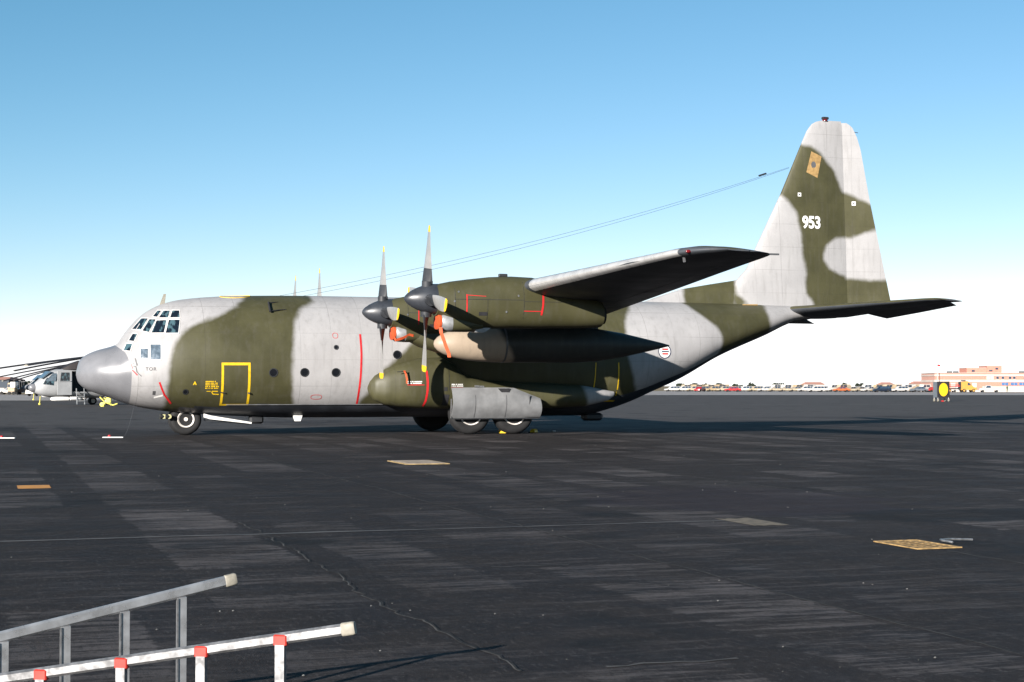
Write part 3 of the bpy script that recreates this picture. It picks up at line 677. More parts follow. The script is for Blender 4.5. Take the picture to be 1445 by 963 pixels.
def engine(y, z0, sg, spin=0.0):
    b = MB(); rings = []
    for x, t, bo, w in nac_profile(z0):
        zc = (t + bo) / 2; h = (t - bo) / 2; ring = []
        for k in range(36):
            a = 2 * math.pi * k / 36; ca, sa = math.cos(a), math.sin(a); n = 2.35
            ring.append((x, y + w * math.copysign(abs(ca) ** (2 / n), ca), z0 + zc + h * math.copysign(abs(sa) ** (2 / n), sa)))
        rings.append(ring)
    b.loft(rings); nac = b.build('engine_nacelle', M['olive'], AC, smooth=40)
    # spinner and hub
    b = MB(); b.lathe([(-.72, .02), (-.70, .07), (-.62, .155), (-.5, .235), (-.35, .31), (-.2, .365), (-.05, .40), (.12, .425), (.26, .43)], (9.0, y, z0), n=28); b.build('spinner', M['spinner'], nac, smooth=50)
    for k in range(4):
        o = bpy.data.objects.new('propeller_blade', blade0.data); COL.objects.link(o); o.parent = nac
        o.location = (8.93, y, z0); o.rotation_euler = (R(90 * k) + spin, 0, 0)
    b = MB()
    for k in range(4):
        a = R(90 * k) + spin; d = Vector((0, -math.sin(a), math.cos(a))); b.tube([Vector((8.93, y, z0)) + d * .34, Vector((8.93, y, z0)) + d * .50], .16, 12)
    b.split('blade_root_seal', M['cuff'], nac, smooth=50)
    # chin air intake with its lip
    b = MB(); rings = []
    for x, wx, zt, zb in ((9.30, .34, -.42, -.86), (9.34, .37, -.40, -.90), (9.6, .38, -.42, -.92), (10.1, .38, -.5, -.92), (10.5, .30, -.6, -.86)):
        rings.append([(x, y + wx * math.copysign(abs(math.cos(a)) ** .7, math.cos(a)), z0 + (zt + zb) / 2 + (zt - zb) / 2 * math.copysign(abs(math.sin(a)) ** .8, math.sin(a))) for a in (2 * math.pi * k / 24 for k in range(24))])
    b.loft(rings)
    for i_, f_ in enumerate(b.f):
        if sum(b.v[k][0] for k in f_) / len(f_) > 9.58: b.m[i_] = 1
    b.build('chin_intake', [M['alu_grey'], M['olive']], nac, smooth=45)
    # oil cooler flap, exhaust, fairing screws
    b = MB(); b.prism([(10.30, y - .25, z0 - .80), (10.75, y - .25, z0 - .80), (10.55, y - .25, z0 - .93), (10.28, y - .25, z0 - .93)], (0, .5, 0)); b.build('cooler_flap', M['alu_grey'], nac)
    b = MB(); b.lathe([(0, .24), (.5, .25), (.5, .21), (.1, .2)], (13.75, y, z0 - .40), n=20, caps=(True, True)); b.build('exhaust_pipe', M['dark'], nac, smooth=40)
    # red turbine stripes and cowling joint lines on the outer side
    def ny(x, z, off):
        P = nac_profile(z0)
        for A, B in zip(P, P[1:]):
            if A[0] <= x <= B[0]:
                q = (x - A[0]) / (B[0] - A[0]); t, bo, w = (A[i] + (B[i] - A[i]) * q for i in (1, 2, 3)); break
        zc = z0 + (t + bo) / 2; h = (t - bo) / 2; e = min(abs(z - zc) / h, .999)
        return y + sg * (w * (1 - e ** 2.35) ** (1 / 2.35) + off)
    b = MB(); band(b, [(9.95, z0 + .12), (9.95, z0 - .38)], .035, .006, 0, ny); band(b, [(12.20, z0 + .16), (12.19, z0 - .15), (12.15, z0 - .44)], .055, .006, 0, ny); b.split('turbine_warning_stripe', M['red'], nac, fix=False)
    b = MB(); band(b, [(9.95, z0 + .10), (10.50, z0 + .07)], .016, .006, 0, ny); band(b, [(11.62, z0 - .33), (12.13, z0 - .33)], .022, .006, 0, ny); b.split('red_marking', M['red'], nac, fix=False)
    b = MB(); band(b, [(9.62, z0 - .02), (11.6, z0 - .02)], .012, .005, 0, ny); band(b, [(9.62, z0 + .42), (9.62, z0 - .5)], .010, .005, 0, ny); band(b, [(11.62, z0 + .5), (11.62, z0 - .55)], .010, .005, 0, ny); band(b, [(10.55, z0 - .02), (10.55, z0 - .6)], .010, .005, 0, ny); band(b, [(11.62, z0 - .06), (13.2, z0 - .06)], .010, .005, 0, ny); b.split('cowling_joint', M['dark'], nac, fix=False)
    b = MB()
    for x, dz in ((9.72, .19), (11.45, .10), (9.60, -.08), (11.1, -.36)): b.lathe([(-.012, .03), (.012, .02)], (x, ny(x, z0 + dz, 0), z0 + dz), axis='y', n=8)
    b.split('fastener', M['alu'], nac)
    b = MB(); b.prism([(10.42, y - .2, z0 - .40), (10.72, y - .2, z0 - .40), (10.72, y - .2, z0 - .52), (10.42, y - .2, z0 - .52)], (0, .01, 0))
    b = MB(); band(b, [(10.30, z0 - .42), (10.54, z0 - .42)], .10, .005, 0, ny); b.build('cowl_vent', M['black'], nac, fix=False)
    b = MB(); b.bevbox(11.05, 11.3, y - .06, y + .06, z0 + .66, z0 + .75, .015); b.build('cowl_fairing', M['dark'], nac)
    return nac
M['olive'] = paint_mat('olive_paint', base=OLIVE, over=OLIVE, seams=False, rough=.46, spec=.35)
M['alu_grey'] = plain('intake_grey', (.22, .225, .23), .42, metal=.3, var=.2, scale=6)
E4 = [(-4.95, 3.885, R(4)), (-10.16, 4.04, R(8)), (4.95, 3.885, R(2)), (10.16, 4.0, R(16))]
for y, z0, sp in E4:
    nac = engine(y, z0, -1 if y < 0 else 1, sp)
    if abs(y) < 6:      # unseen deeper cowl added under the inboard engines to cast shadow on the wheel fairing
        b = MB(); rings = []
        for x, bo, w in ((9.75, 3.0, .30), (10.1, 2.82, .40), (10.8, 2.62, .47), (11.8, 2.44, .50), (12.8, 2.34, .48), (13.5, 2.36, .42), (13.9, 2.55, .30)):
            rings.append([(x, y + w * math.copysign(abs(math.cos(a)) ** .8, math.cos(a)), (bo + 3.4) / 2 + (3.4 - bo) / 2 * math.copysign(abs(math.sin(a)) ** .8, math.sin(a))) for a in (2 * math.pi * k / 28 for k in range(28))])
        b.loft(rings); b.build('shade_cowl', M['olive'], nac, smooth=45)
# ---- external fuel tanks on pylons
for sg in (-1, 1):
    y = sg * 7.5; z0 = 2.86
    prof = [(0, .01), (.03, .10), (.12, .20), (.3, .31), (.6, .41), (1.0, .49), (1.5, .53), (1.9, .545), (2.2, .55), (2.6, .55), (3.2, .55), (4.4, .55), (5.2, .50), (6.0, .38), (6.8, .21), (7.3, .10), (7.62, .02)]
    b = MB(); b.lathe(prof, (9.87, y, z0), n=32); tk = b.build('fuel_tank', M['tank'], AC, smooth=45, camo=lambda x, y, z: (x - 12.0) + .5 * (z - 2.86))  # behind the tan nose the cast shadow is painted in as the dark tone
    b = MB(); b.loft([[(11.6, y - .02, 3.3), (12.2, y - .11, 3.3), (14.2, y - .11, 3.3), (15.1, y - .02, 3.3), (15.1, y + .02, 3.3), (14.2, y + .11, 3.3), (12.2, y + .11, 3.3), (11.6, y + .02, 3.3)], [(11.9, y - .02, 4.25), (12.4, y - .13, 4.1), (14.4, y - .13, 4.05), (15.2, y - .02, 4.05), (15.2, y + .02, 4.05), (14.4, y + .13, 4.05), (12.4, y + .13, 4.1), (11.9, y + .02, 4.25)]]); b.build('pylon', M['camo_wing'], tk, camo=lambda x, y, z: -.6)
    b = MB(); b.lathe([(-.03, .553), (.03, .553)], (12.0, y, z0), n=32, caps=(False, False)); b.build('tank_band', M['steel'], tk, smooth=50)
# ---- fin, dorsal ridge and rudder
FLE = [(4.2, 22.75), (4.64, 22.95), (5.2, 23.26), (5.46, 23.46), (5.94, 23.93), (6.74, 24.31), (8.78, 25.35), (10.72, 26.23), (11.2, 26.46), (11.44, 26.66), (11.54, 26.84), (11.60, 27.1)]
FTE = [(4.2, 29.86), (4.89, 29.72), (8.56, 28.98), (10.52, 28.64), (11.0, 28.50), (11.35, 28.34), (11.47, 28.22), (11.60, 28.0)]
FH = [(4.2, 28.05), (4.77, 28.04), (11.43, 27.92), (11.60, 27.9)]
def fin_t(z): return lerp_tab([(4.2, .115), (8, .11), (11.2, .10), (11.44, .08), (11.54, .055), (11.6, .02)], z)
def fin_y(x, z, off):
    le, te = lerp_tab(FLE, z), lerp_tab(FTE, z); return -(yt((x - le) / (te - le), fin_t(z)) * (te - le) + off)
zs = [4.2, 4.5] + [4.7 + .17 * i for i in range(39)] + [11.3, 11.36, 11.44, 11.50, 11.54, 11.57, 11.60]
def fin_ring(z, part):
    le, te, hx = lerp_tab(FLE, z), lerp_tab(FTE, z), lerp_tab(FH, z); qh = (hx - le) / (te - le)
    return af_ring((le, 0, z), (te, 0, z), fin_t(z), 0 if part == 0 else qh + .004, qh if part == 0 else 1, 26 if part == 0 else 10, vert=True)
b = MB(); b.loft([fin_ring(z, 0) for z in zs]); fin = b.build('fin', M['camo'], AC, smooth=35, camo=camo_fin)
b = MB(); b.loft([fin_ring(z, 1) for z in zs if 4.45 < z < 11.56])
rud = b.build('rudder', M['camo'], fin, smooth=35, camo=camo_fin)
ax = Matrix.Translation(Vector((28.04, 0, 4.77))) @ Matrix.Rotation(R(-21), 4, (Vector((27.92, 0, 11.43)) - Vector((28.04, 0, 4.77))).normalized()) @ Matrix.Translation(-Vector((28.04, 0, 4.77)))
rud.data.transform(ax)
b = MB(); rings = []
for i in range(26):
    x = 19.7 + 4.4 * i / 25; tp = lerp_tab([(19.7, 4.60), (20.2, 4.78), (21.31, 5.13), (22.4, 5.32), (23.39, 5.48), (24.1, 5.7)], x)
    rings.append([(x, -.30, 4.45), (x, -.16, 4.45 + (tp - 4.45) * .6), (x, -.05, tp - .02), (x, 0, tp), (x, .05, tp - .02), (x, .16, 4.45 + (tp - 4.45) * .6), (x, .30, 4.45)])
b.loft(rings); b.build('dorsal_ridge', M['camo'], fin, smooth=60, camo=camo_fin)
lettering('serial_number', '953', .62, 26.50, 7.50, M['white'], fin, fin_y, off=.022, bold=.022, sx=.86, spacing=.98)
mb = MB(); T4 = [(26.568, 10.39), (26.988, 10.211), (26.798, 9.392), (26.337, 9.595)]; decal_grid(mb, quad(*T4), 4, 8, .008, 0, fin_y); pl_ = mb.build('tan_panel', M['tan'], fin, fix=False)
mb = MB(); n = 14; mb.poly([(26.643 + .10 * math.cos(2 * math.pi * k / n), fin_y(26.643, 9.88, .012), 9.88 + .13 * math.sin(2 * math.pi * k / n)) for k in range(n)]); mb.build('panel_disc', M['steel'], fin, fix=False)
mb = MB(); mb.poly([(26.03 + a, fin_y(26.03, 8.74, .008), 8.74 + c) for a, c in ((-.07, -.07), (.07, -.07), (.07, .07), (-.07, .07))]); mb.poly([(26.03 + a, fin_y(26.03, 8.74, .012), 8.74 + c) for a, c in ((-.03, -.03), (.03, -.03), (.03, .03), (-.03, .03))], 1); mb.build('square_marking', [M['white'], M['text']], fin, fix=False)
def rud_y(x, z, off): return -(.13 * (29.3 - x) / 1.3 + off)
mb = MB(); sqx, sqz = 28.36, 8.48
for h_, o_, mi in ((.075, .030, 0), (.03, .036, 1)):
    p0 = [Vector((sqx + a, fin_y(28.3, sqz, o_ - .02), sqz + c)) for a, c in ((-h_, -h_), (h_, -h_), (h_, h_), (-h_, h_))]
    mb.poly([tuple(ax @ p) for p in p0], mi)
mb.build('square_marking', [M['white'], M['text']], rud, fix=False)
mb = MB(); mb.lathe([(0, .10), (.04, .10), (.08, .07), (.10, .02)], (27.22, 0, 11.58), axis='z', n=16); mb.build('beacon', [M['darkred'] if 'darkred' in M else M.setdefault('darkred', plain('beacon_red_glass', (.10, .006, .008), .2, spec=.6))], fin, smooth=40)
mb = MB(); mb.bevbox(27.10, 27.36, -.07, .07, 11.64, 11.735, .02); mb.build('beacon_cap', M['black'], fin)
mb = MB(); mb.tube([(28.3, 0, 11.25), (28.62, -.02, 11.20)], .012, 5); mb.build('static_wick', M['dark'], fin)
# ---- tailplane with drooped elevators
TS = [(.3, (25.25, 4.40), (28.55, 4.22), .13), (1.2, (25.42, 4.41), (28.45, 4.24), .125), (2.6, (25.62, 4.415), (28.27, 4.27), .12), (5.0, (26.05, 4.43), (28.08, 4.32), .115), (7.4, (26.52, 4.45), (27.88, 4.38), .11), (7.85, (26.66, 4.455), (27.85, 4.39), .10), (8.03, (26.95, 4.46), (27.82, 4.40), .06)]
def tring(i_or_y, a, b_, sg, n):
    y = i_or_y
    for A, B in zip(TS, TS[1:]):
        if A[0] <= y <= B[0]:
            t = (y - A[0]) / (B[0] - A[0]); L = lambda p, q: tuple(p[k] + (q[k] - p[k]) * t for k in range(2))
            le, te, th = L(A[1], B[1]), L(A[2], B[2]), A[3] + (B[3] - A[3]) * t; break
    return af_ring((le[0], sg * y, le[1]), (te[0], sg * y, te[1]), th, a, b_, n, up=.5)
for sg in (-1, 1):
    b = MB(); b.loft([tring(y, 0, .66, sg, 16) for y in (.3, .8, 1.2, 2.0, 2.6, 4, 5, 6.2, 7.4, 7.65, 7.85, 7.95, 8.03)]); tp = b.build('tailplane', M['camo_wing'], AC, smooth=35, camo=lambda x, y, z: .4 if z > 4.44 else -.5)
    b = MB(); b.loft([tring(y, .67, 1, sg, 7) for y in (2.65, 4, 5, 6.2, 7.0, 7.6)]); el = b.build('elevator', M['camo_wing'], tp, smooth=35, camo=lambda x, y, z: -.5)
    h0, h1 = Vector((27.35, sg * 2.65, 4.33)), Vector((27.43, sg * 7.6, 4.40))
    el.data.transform(Matrix.Translation(h0) @ Matrix.Rotation(R(15) * sg, 4, (h1 - h0).normalized()) @ Matrix.Translation(-h0))
    b = MB(); b.loft([tring(y, .67, 1, sg, 5) for y in (7.65, 7.85, 8.0)]); b.build('elevator_horn', M['camo_wing'], tp, smooth=35, camo=lambda x, y, z: -.5)
    b = MB(); b.loft([tring(y, .66, .80, sg, 5) for y in (.4, 1.2, 2.6)]); b.build('tailplane_root', M['camo_wing'], tp, smooth=35, camo=lambda x, y, z: -.5)
# ---- main gear fairings, doors and wheels
SPN = [(9.14, 1.60, 1.50, .03), (9.2, 1.76, 1.34, .16), (9.35, 1.95, 1.14, .32), (9.7, 2.17, .98, .50), (10.2, 2.37, .90, .64), (10.8, 2.53, .86, .73), (11.6, 2.56, .84, .77), (12.0, 2.35, .84, .75), (12.4, 2.0, .84, .70), (13.0, 1.80, .84, .64), (14.8, 1.72, .84, .62), (15.8, 1.68, .86, .56), (16.8, 1.6, .92, .42), (17.6, 1.45, 1.1, .2), (17.9, 1.4, 1.3, .04)]
def spon_y(x, z, off):
    for A, B in zip(SPN, SPN[1:]):
        if A[0] <= x <= B[0]:
            q = (x - A[0]) / (B[0] - A[0]); t, bo, w = (A[i] + (B[i] - A[i]) * q for i in (1, 2, 3)); break
    zc = (t + bo) / 2; e = min(abs(z - zc) / ((t - bo) / 2), .999); return -(2.0 + w * (1 - e ** 2.6) ** (1 / 2.6) + off)
for sg in (-1, 1):
    b = MB(); rings = []
    for A, B in zip(SPN, SPN[1:]):
        m_ = 4
        for k in range(m_):
            q = k / m_; x, t, bo, w = (A[i] + (B[i] - A[i]) * q for i in range(4))
            rings.append([(x, sg * 2.0 + w * math.copysign(abs(math.cos(a)) ** (2 / 2.6), math.cos(a)), (t + bo) / 2 + (t - bo) / 2 * math.copysign(abs(math.sin(a)) ** (2 / 2.6), math.sin(a))) for a in (2 * math.pi * j / 40 for j in range(40))])
    b.loft(rings); sp_ = b.build('landing_gear_fairing', M['camo'], AC, smooth=40, camo=lambda x, y, z: 16.6 - x - .25 * (z - 1.6))  # olive camouflage in front, carried on aft to paint in the shade there
    # bulged outer door
    b = MB(); rings = []; N = 14
    for i in range(11):
        x = 11.78 + (14.86 - 11.78) * i / 10; o = []; inn = []
        ztop = 1.55 if x < 13.9 else 1.55 - .36 * (x - 13.9) / .96
        for k in range(N + 1):
            a = k / N; z = ztop + (.54 - ztop) * a; bul = .36 * math.sin(math.pi * (.12 + .80 * a)) ** .8
            o.append((x, sg * (2.66 + bul), z)); inn.append((x, sg * (2.62 + bul), z))
        rings.append(o + inn[::-1])
    b.loft(rings); dr_ = b.build('gear_door', M['door_grey'] if 'door_grey' in M else M.setdefault('door_grey', plain('gear_door_grey', (.150, .153, .157), .42, var=.2, scale=2.5)), AC, smooth=40)
    b = MB(); b.bar((11.76, sg * 2.80, .54), (11.76, sg * 2.86, 1.18), .03, .06); b.build('door_edge', M['alu'], dr_)
    def door_y(z_): a_ = (1.55 - z_) / 1.01; return 2.66 + .36 * math.sin(math.pi * (.12 + .80 * a_)) ** .8
    for x_ in (12.55, 13.62, 14.42):
        b = MB(); b.loft([[(x_ - .012, sg * (door_y(z_) + .005), z_), (x_ + .012, sg * (door_y(z_) + .005), z_), (x_ + .012, sg * (door_y(z_) - .02), z_), (x_ - .012, sg * (door_y(z_) - .02), z_)] for z_ in (1.30, 1.2, 1.1, 1.0, .9, .8, .7, .6, .56)]); b.build('door_seam', M['steel'], dr_)
    b = MB(); b.box(11.8, 14.84, sg * 2.78 - .03, sg * 2.78 + .03, .505, .538); b.build('door_lip', M['dark'], dr_)
    if sg < 0:
        b = MB(); b.prism([(13.35, -2.93, 1.52), (13.75, -2.93, 1.52), (13.75, -2.93, 1.34), (13.48, -2.93, 1.38)], (0, .02, 0)); b.build('door_recess', M['black'], dr_)
        b = MB(); b.bar((12.6, -2.76, 1.60), (12.9, -2.76, 1.58), .12, .05); b.build('door_hinge', M['alu'], dr_)
        b = MB(); band(b, [(10.96, 2.10), (10.99, 1.7), (10.985, 1.45), (10.95, 1.1), (10.90, .93)], .07, .006, 0, spon_y); b.build('propeller_warning_stripe', M['red'], sp_, fix=False)
        stencil('warning_stencil', M['white'], 10.33, 10.86, 1.66, 1.77, 2, surf=spon_y, parent=sp_, seed=5); stencil('warning_stencil', M['white'], 11.80, 12.25, 1.57, 1.68, 2, surf=spon_y, parent=sp_, seed=6)
        b = MB(); band(b, [(10.32, 1.635), (10.88, 1.635)], .025, .006, 0, spon_y); band(b, [(11.78, 1.54), (12.2, 1.54)], .03, .006, 0, spon_y); b.split('red_underline', M['red'], sp_, fix=False)
        b = MB(); band(b, [(11.63, 1.32), (11.61, .96)], .2, .006, 0, spon_y); band(b, [(11.60, 1.56), (11.60, 1.44)], .12, .006, 0, spon_y); b.split('air_inlet', M['black'], sp_, fix=False)
        b = MB(); band(b, [(11.72, 2.4), (11.72, 1.45)], .014, .005, 0, spon_y); b.build('fairing_joint', M['dark'], sp_, fix=False)
        b = MB(); b.tube([(10.28, -2.60, 2.07), (10.20, -2.72, 2.07), (9.96, -2.74, 2.06)], .014, 6); b.build('pitot_probe', M['black'], sp_)
    for k in range(2):
        x = 13.28 - .76 + 1.52 * k; y = sg * 2.34; r = .70
        b = MB(); b.lathe([(-.22, .40), (-.25, .50), (-.25, .60), (-.21, .66), (-.14, .695), (0, .705), (.14, .695), (.21, .66), (.25, .60), (.25, .50), (.22, .40)], (x, y, r), axis='y', n=36, caps=(True, True)); ty_ = b.build('main_wheel', M['tyre'], AC, smooth=35)
        b = MB(); b.lathe([(sg * .16, .02), (sg * .20, .12), (sg * .17, .2), (sg * .19, .30), (sg * .235, .385), (sg * .245, .395), (sg * .22, .40), (0, .39)], (x, y, r), axis='y', n=28); b.build('wheel_rim', M['rim'], ty_, smooth=40)
    b = MB(); b.tube([(12.52, sg * 2.0, .7), (12.52, sg * 1.9, 1.5)], .10, 10); b.tube([(14.04, sg * 2.0, .7), (14.04, sg * 1.9, 1.5)], .10, 10); b.split('gear_leg', M['steel'], AC, smooth=40)
# ---- nose gear
for sg in (-1, 1):
    x, y, r = 3.46, sg * .28, .515
    b = MB(); b.lathe([(-.13, .28), (-.155, .36), (-.155, .43), (-.12, .485), (-.06, .51), (0, .515), (.06, .51), (.12, .485), (.155, .43), (.155, .36), (.13, .28)], (x, y, r), axis='y', n=32); w = b.build('nose_wheel', M['tyre'], AC, smooth=35)
    b = MB(); b.lathe([(sg * .16, .012), (sg * .16, .06), (sg * .12, .07), (sg * .10, .14), (sg * .11, .19), (sg * .145, .25), (sg * .155, .265), (sg * .13, .28), (0, .27)], (x, y, r), axis='y', n=28); b.build('wheel_rim', M['rim'], w, smooth=40)
b = MB(); b.tube([(3.46, 0, .5), (3.40, 0, 1.0)], .09, 10); b.tube([(3.46, -.3, .515), (3.46, .3, .515)], .06, 8); b.tube([(3.40, -.05, .8), (4.1, -.15, .85)], .05, 8); b.build('nose_gear_leg', M['steel'], AC, smooth=40)
b = MB(); b.loft([[(4.0, y, .58 + q) for y, q in ((-.72, 0), (-.62, 0), (-.62, .12), (-.72, .12))], [(4.2, y, .52 + q) for y, q in ((-.74, 0), (-.60, 0), (-.60, .12), (-.74, .12))], [(5.55, y, .36 + q) for y, q in ((-.74, 0), (-.60, 0), (-.60, .05), (-.74, .05))]]); d0 = b.build('nose_gear_door', M['white'], AC)
b = MB(); b.loft([[(4.1, y, .46 + q) for y, q in ((-.60, 0), (.2, 0), (.2, .05), (-.60, .05))], [(5.50, y, .32 + q) for y, q in ((-.60, 0), (.2, 0), (.2, .05), (-.60, .05))]]); b.build('door_inner_panel', M['dark'], d0)
for dx in (0, -.16):
    b = MB(); b.lathe([(-.06, .04), (-.05, .085), (.02, .09), (.09, .06)], (2.84 + dx, -.55 + abs(dx) * .8, .61), n=14); l_ = b.build('taxi_light', M['dark'], AC, smooth=40)
    b = MB(); b.lathe([(-.005, .075), (.005, .07)], (2.84 + dx + .06, -.55 + abs(dx) * .8 - .06, .61), axis='y', n=14); b.lathe([(-.055, .075), (-.05, .05)], (2.84 + dx, -.55 + abs(dx) * .8, .61), n=14); b.build('lamp_glass', M['lampglass'] if 'lampglass' in M else M.setdefault('lampglass', plain('lamp_glass_pale', (.40, .38, .2), .15, spec=.8)), l_, smooth=40)

# ================================================================== LOOSE THINGS ON AND AROUND THE AIRCRAFT
def ac(x, y, z):
    w = uv2w(x, y, z); return Vector((w.x - 14.055, w.y + 51.867, z))
def ribbon(mb, pts, w, th=.012, side=(0, 1, 0), mi=0):
    rings = []; side = Vector(side)
    for i, p in enumerate(pts):
        p = Vector(p); d = (Vector(pts[min(i + 1, len(pts) - 1)]) - Vector(pts[max(i - 1, 0)])).normalized(); n = d.cross(side).normalized()
        rings.append([tuple(p + side * (w / 2) * a + n * th / 2 * c) for a, c in ((-1, -1), (1, -1), (1, 1), (-1, 1))])
    mb.loft(rings, mi=mi)
def intake_cover(y, z0, kind, label):
    root = empty('intake_cover', ac(9.27, y, z0 - .9), YAW); tag(root, label, 'engine cover', 'covers fitted to the left engine intakes')
    b = MB(); ring = [(math.copysign(abs(math.cos(a)) ** .7, math.cos(a)), math.copysign(abs(math.sin(a)) ** .8, math.sin(a))) for a in (2 * math.pi * k / 24 for k in range(24))]
    b.loft([[(x, .325 * s_ * p, .26 + .215 * s_ * q) for p, q in ring] for x, s_ in ((-.06, .9), (-.045, 1.0), (.02, 1.0))]); b.build('plug', M['orange'], root, smooth=40)
    b = MB()
    if kind == 0: ribbon(b, [(-.02, -.30, .10), (-.01, -.33, -.05), (.05, -.34, -.22), (.13, -.35, -.45), (.20, -.36, -.62), (.22, -.36, -.74)], .10, side=(.85, -.52, 0))
    else: ribbon(b, [(-.04, -.30, .12), (.0, -.34, .03), (.22, -.36, .10), (.42, -.38, .20), (.55, -.38, .17)], .09, side=(0.1, -.4, .9))
    b.build('streamer', M['orange'], root)
    return root
intake_cover(-10.16, 4.04, 0, 'orange intake cover on the outboard engine, its streamer hanging down past the pale tank nose')
intake_cover(-4.95, 3.885, 1, 'orange intake cover on the inboard engine, its short flap blown back')
root = empty('probe_streamer', ac(10.22, -2.76, 1.70), YAW); tag(root, 'thin orange warning ribbon hanging from the probe on the wheel fairing', 'ribbon')
b = MB(); ribbon(b, [(-.02, .0, .38), (.03, .0, .28), (.06, -.01, .12), (.06, -.01, -.02)], .06, side=(.9, -.3, 0)); b.build('ribbon_tape', M['orange'], root)
b = MB(); b.lathe([(-.03, .02), (.03, .025)], (-.02, 0, .38), n=8); b.build('probe_sleeve', M['orange'], root)
# wheel chocks
def chock(u, v, rz, label, l=.46):
    r_ = empty('wheel_chock', uv2w(u, v), YAW + rz); tag(r_, label, 'wheel chock', 'yellow chocks at the main wheels')
    b = MB(); b.loft([[(x, -.09, .01), (x, .09, .01), (x, .07, .09), (x, .03, .13), (x, -.03, .13), (x, -.07, .09)] for x in (-l / 2, -l / 2 + .02, l / 2 - .02, l / 2)]); b.build('chock_body', M['yellow'], r_, smooth=30)
    b = MB(); b.tube([(l / 2, 0, .08), (l / 2 + .1, -.04, .03), (l / 2 + .2, -.02, .015), (l / 2 + .3, -.07, .012)], .012, 6); b.build('chock_rope', M['alu_dull'], r_)
    return r_
chock(16.85, 51.75, -.25, 'long yellow wheel chock with trailing rope in front of the rear main wheel')
chock(18.05, 52.3, .9, 'short yellow wheel chock behind the rear main wheel', .3)
b = MB(); b.bevbox(-.06, .06, -.04, .04, .0, .05, .01); o = b.build('dropped_fitting', M['alu_dull']); o.location = uv2w(19.0, 52.9, .001); tag(o, 'small grey metal fitting lying on the asphalt behind the chocks', 'fitting')
# grounding points: white painted bars with red caps and the cable to the nose
def ground_point(u, v, length, label):
    r_ = empty('grounding_point', uv2w(u, v), 0.0); tag(r_, label, 'grounding point', 'grounding points in a row ahead of the nose')
    b = MB(); b.bevbox(-length / 2, length / 2, -.05, .05, 0, .03, .008); b.build('base_bar', M['white'], r_)
    b = MB(); b.lathe([(0, .05), (.045, .045), (.065, .02)], (-.12, .02, .028), axis='z', n=12); b.build('red_cap', M['red'], r_, smooth=40)
    return r_
ground_point(3.89, 51.13, .64, 'white grounding bar with red cap on the asphalt below the aircraft nose')
ground_point(.72, 51.5, .6, 'white grounding bar with red cap at the left edge of the apron')
b = MB(); P0 = ac(1.75, -1.1, 1.0); P1 = uv2w(4.19, 51.1, .03); pts = []
for i in range(17):
    t = i / 16; p = P0.lerp(P1, t); p.z = P0.z * (1 - t) ** 1.7 + .03; pts.append(p)
b.tube(pts, .004, 5); o = b.build('grounding_cable', M['steel']); tag(o, 'thin grounding cable drooping from the nose to the white bar', 'cable')
# yellow drain grating
root = empty('drain_grate', uv2w(8.98, 14.18), YAW); tag(root, 'rusty yellow drain grating set in the asphalt at the right', 'drain grate')
M['rust'] = plain('yellow_rusty_iron', (.25, .16, .065), .75, var=.5, scale=14)
b = MB()
for x0, x1, y0, y1 in ((-.255, .255, -.41, -.375), (-.255, .255, .375, .41), (-.255, -.22, -.375, .375), (.22, .255, -.375, .375)): b.box(x0, x1, y0, y1, .001, .012)
b.build('frame', M['rust'], root)
b = MB(); b.box(-.219, .219, -.374, .374, .001, .004); b.build('pit', M['black'], root)
for k in range(7):
    b = MB(); y = -.32 + .107 * k; b.box(-.219, .219, y - .017, y + .017, .0065, .010); b.build('grate_bar', M['rust'], root)
for x in (-.075, .075):
    b = MB(); b.box(x - .012, x + .012, -.374, .374, .0105, .0125); b.build('cross_bar', M['rust'], root)
b = MB(); b.tube([uv2w(9.72, 14.31, .02), uv2w(9.5, 14.33, .03), uv2w(9.33, 14.30, .03), uv2w(9.31, 14.22, .03), uv2w(9.36, 14.12, .02)], .012, 6); o = b.build('bent_wire', M['alu'], smooth=60); tag(o, 'bent bare wire lying beside the yellow drain grating', 'wire')
# pale steel cover plate in the asphalt, middle
root = empty('cover_plate', uv2w(8.68, 32.58), YAW); tag(root, 'pale yellow-edged steel cover plate in the asphalt in front of the wheel fairing', 'cover plate')
b = MB(); b.bevbox(-.40, .40, -.75, .75, .001, .022, .006); b.build('plate', plain('pale_pinkish_concrete', (.27, .215, .165), .8, var=.3, scale=6), root)
b = MB()
for x0, x1, y0, y1 in ((-.46, .46, -.81, -.752), (-.46, .46, .752, .81), (-.46, -.402, -.752, .752), (.402, .46, -.752, .752)): b.box(x0, x1, y0, y1, .001, .018)
b.build('rim', plain('dull_yellow_rim', (.24, .17, .08), .7, var=.35, scale=9), root)
# pebbles and scraps scattered over the asphalt
rnd = random.Random(11); b = MB()
for i in range(150):
    v = 8 + 42 * rnd.random() ** 1.6; u = rnd.uniform(-.35, .35) * v + .31 * v; r_ = rnd.uniform(.003, .008) * (1 + v / 60)
    p = uv2w(u, v, r_ * .4)
    b.add([tuple(p + Vector(d) * r_) for d in ((1, 0, 0), (0, 1.2, 0), (-1.1, .2, 0), (0, -1, 0), (.1, 0, .8), (0, 0, -.5))], [(0, 1, 4), (1, 2, 4), (2, 3, 4), (3, 0, 4), (1, 0, 5), (2, 1, 5), (3, 2, 5), (0, 3, 5)])
o = b.build('gravel', plain('pale_grit', (.12, .12, .115), .9, var=.5, scale=2)); tag(o, 'loose pale grit scattered over the dark asphalt', 'gravel', kind='stuff')

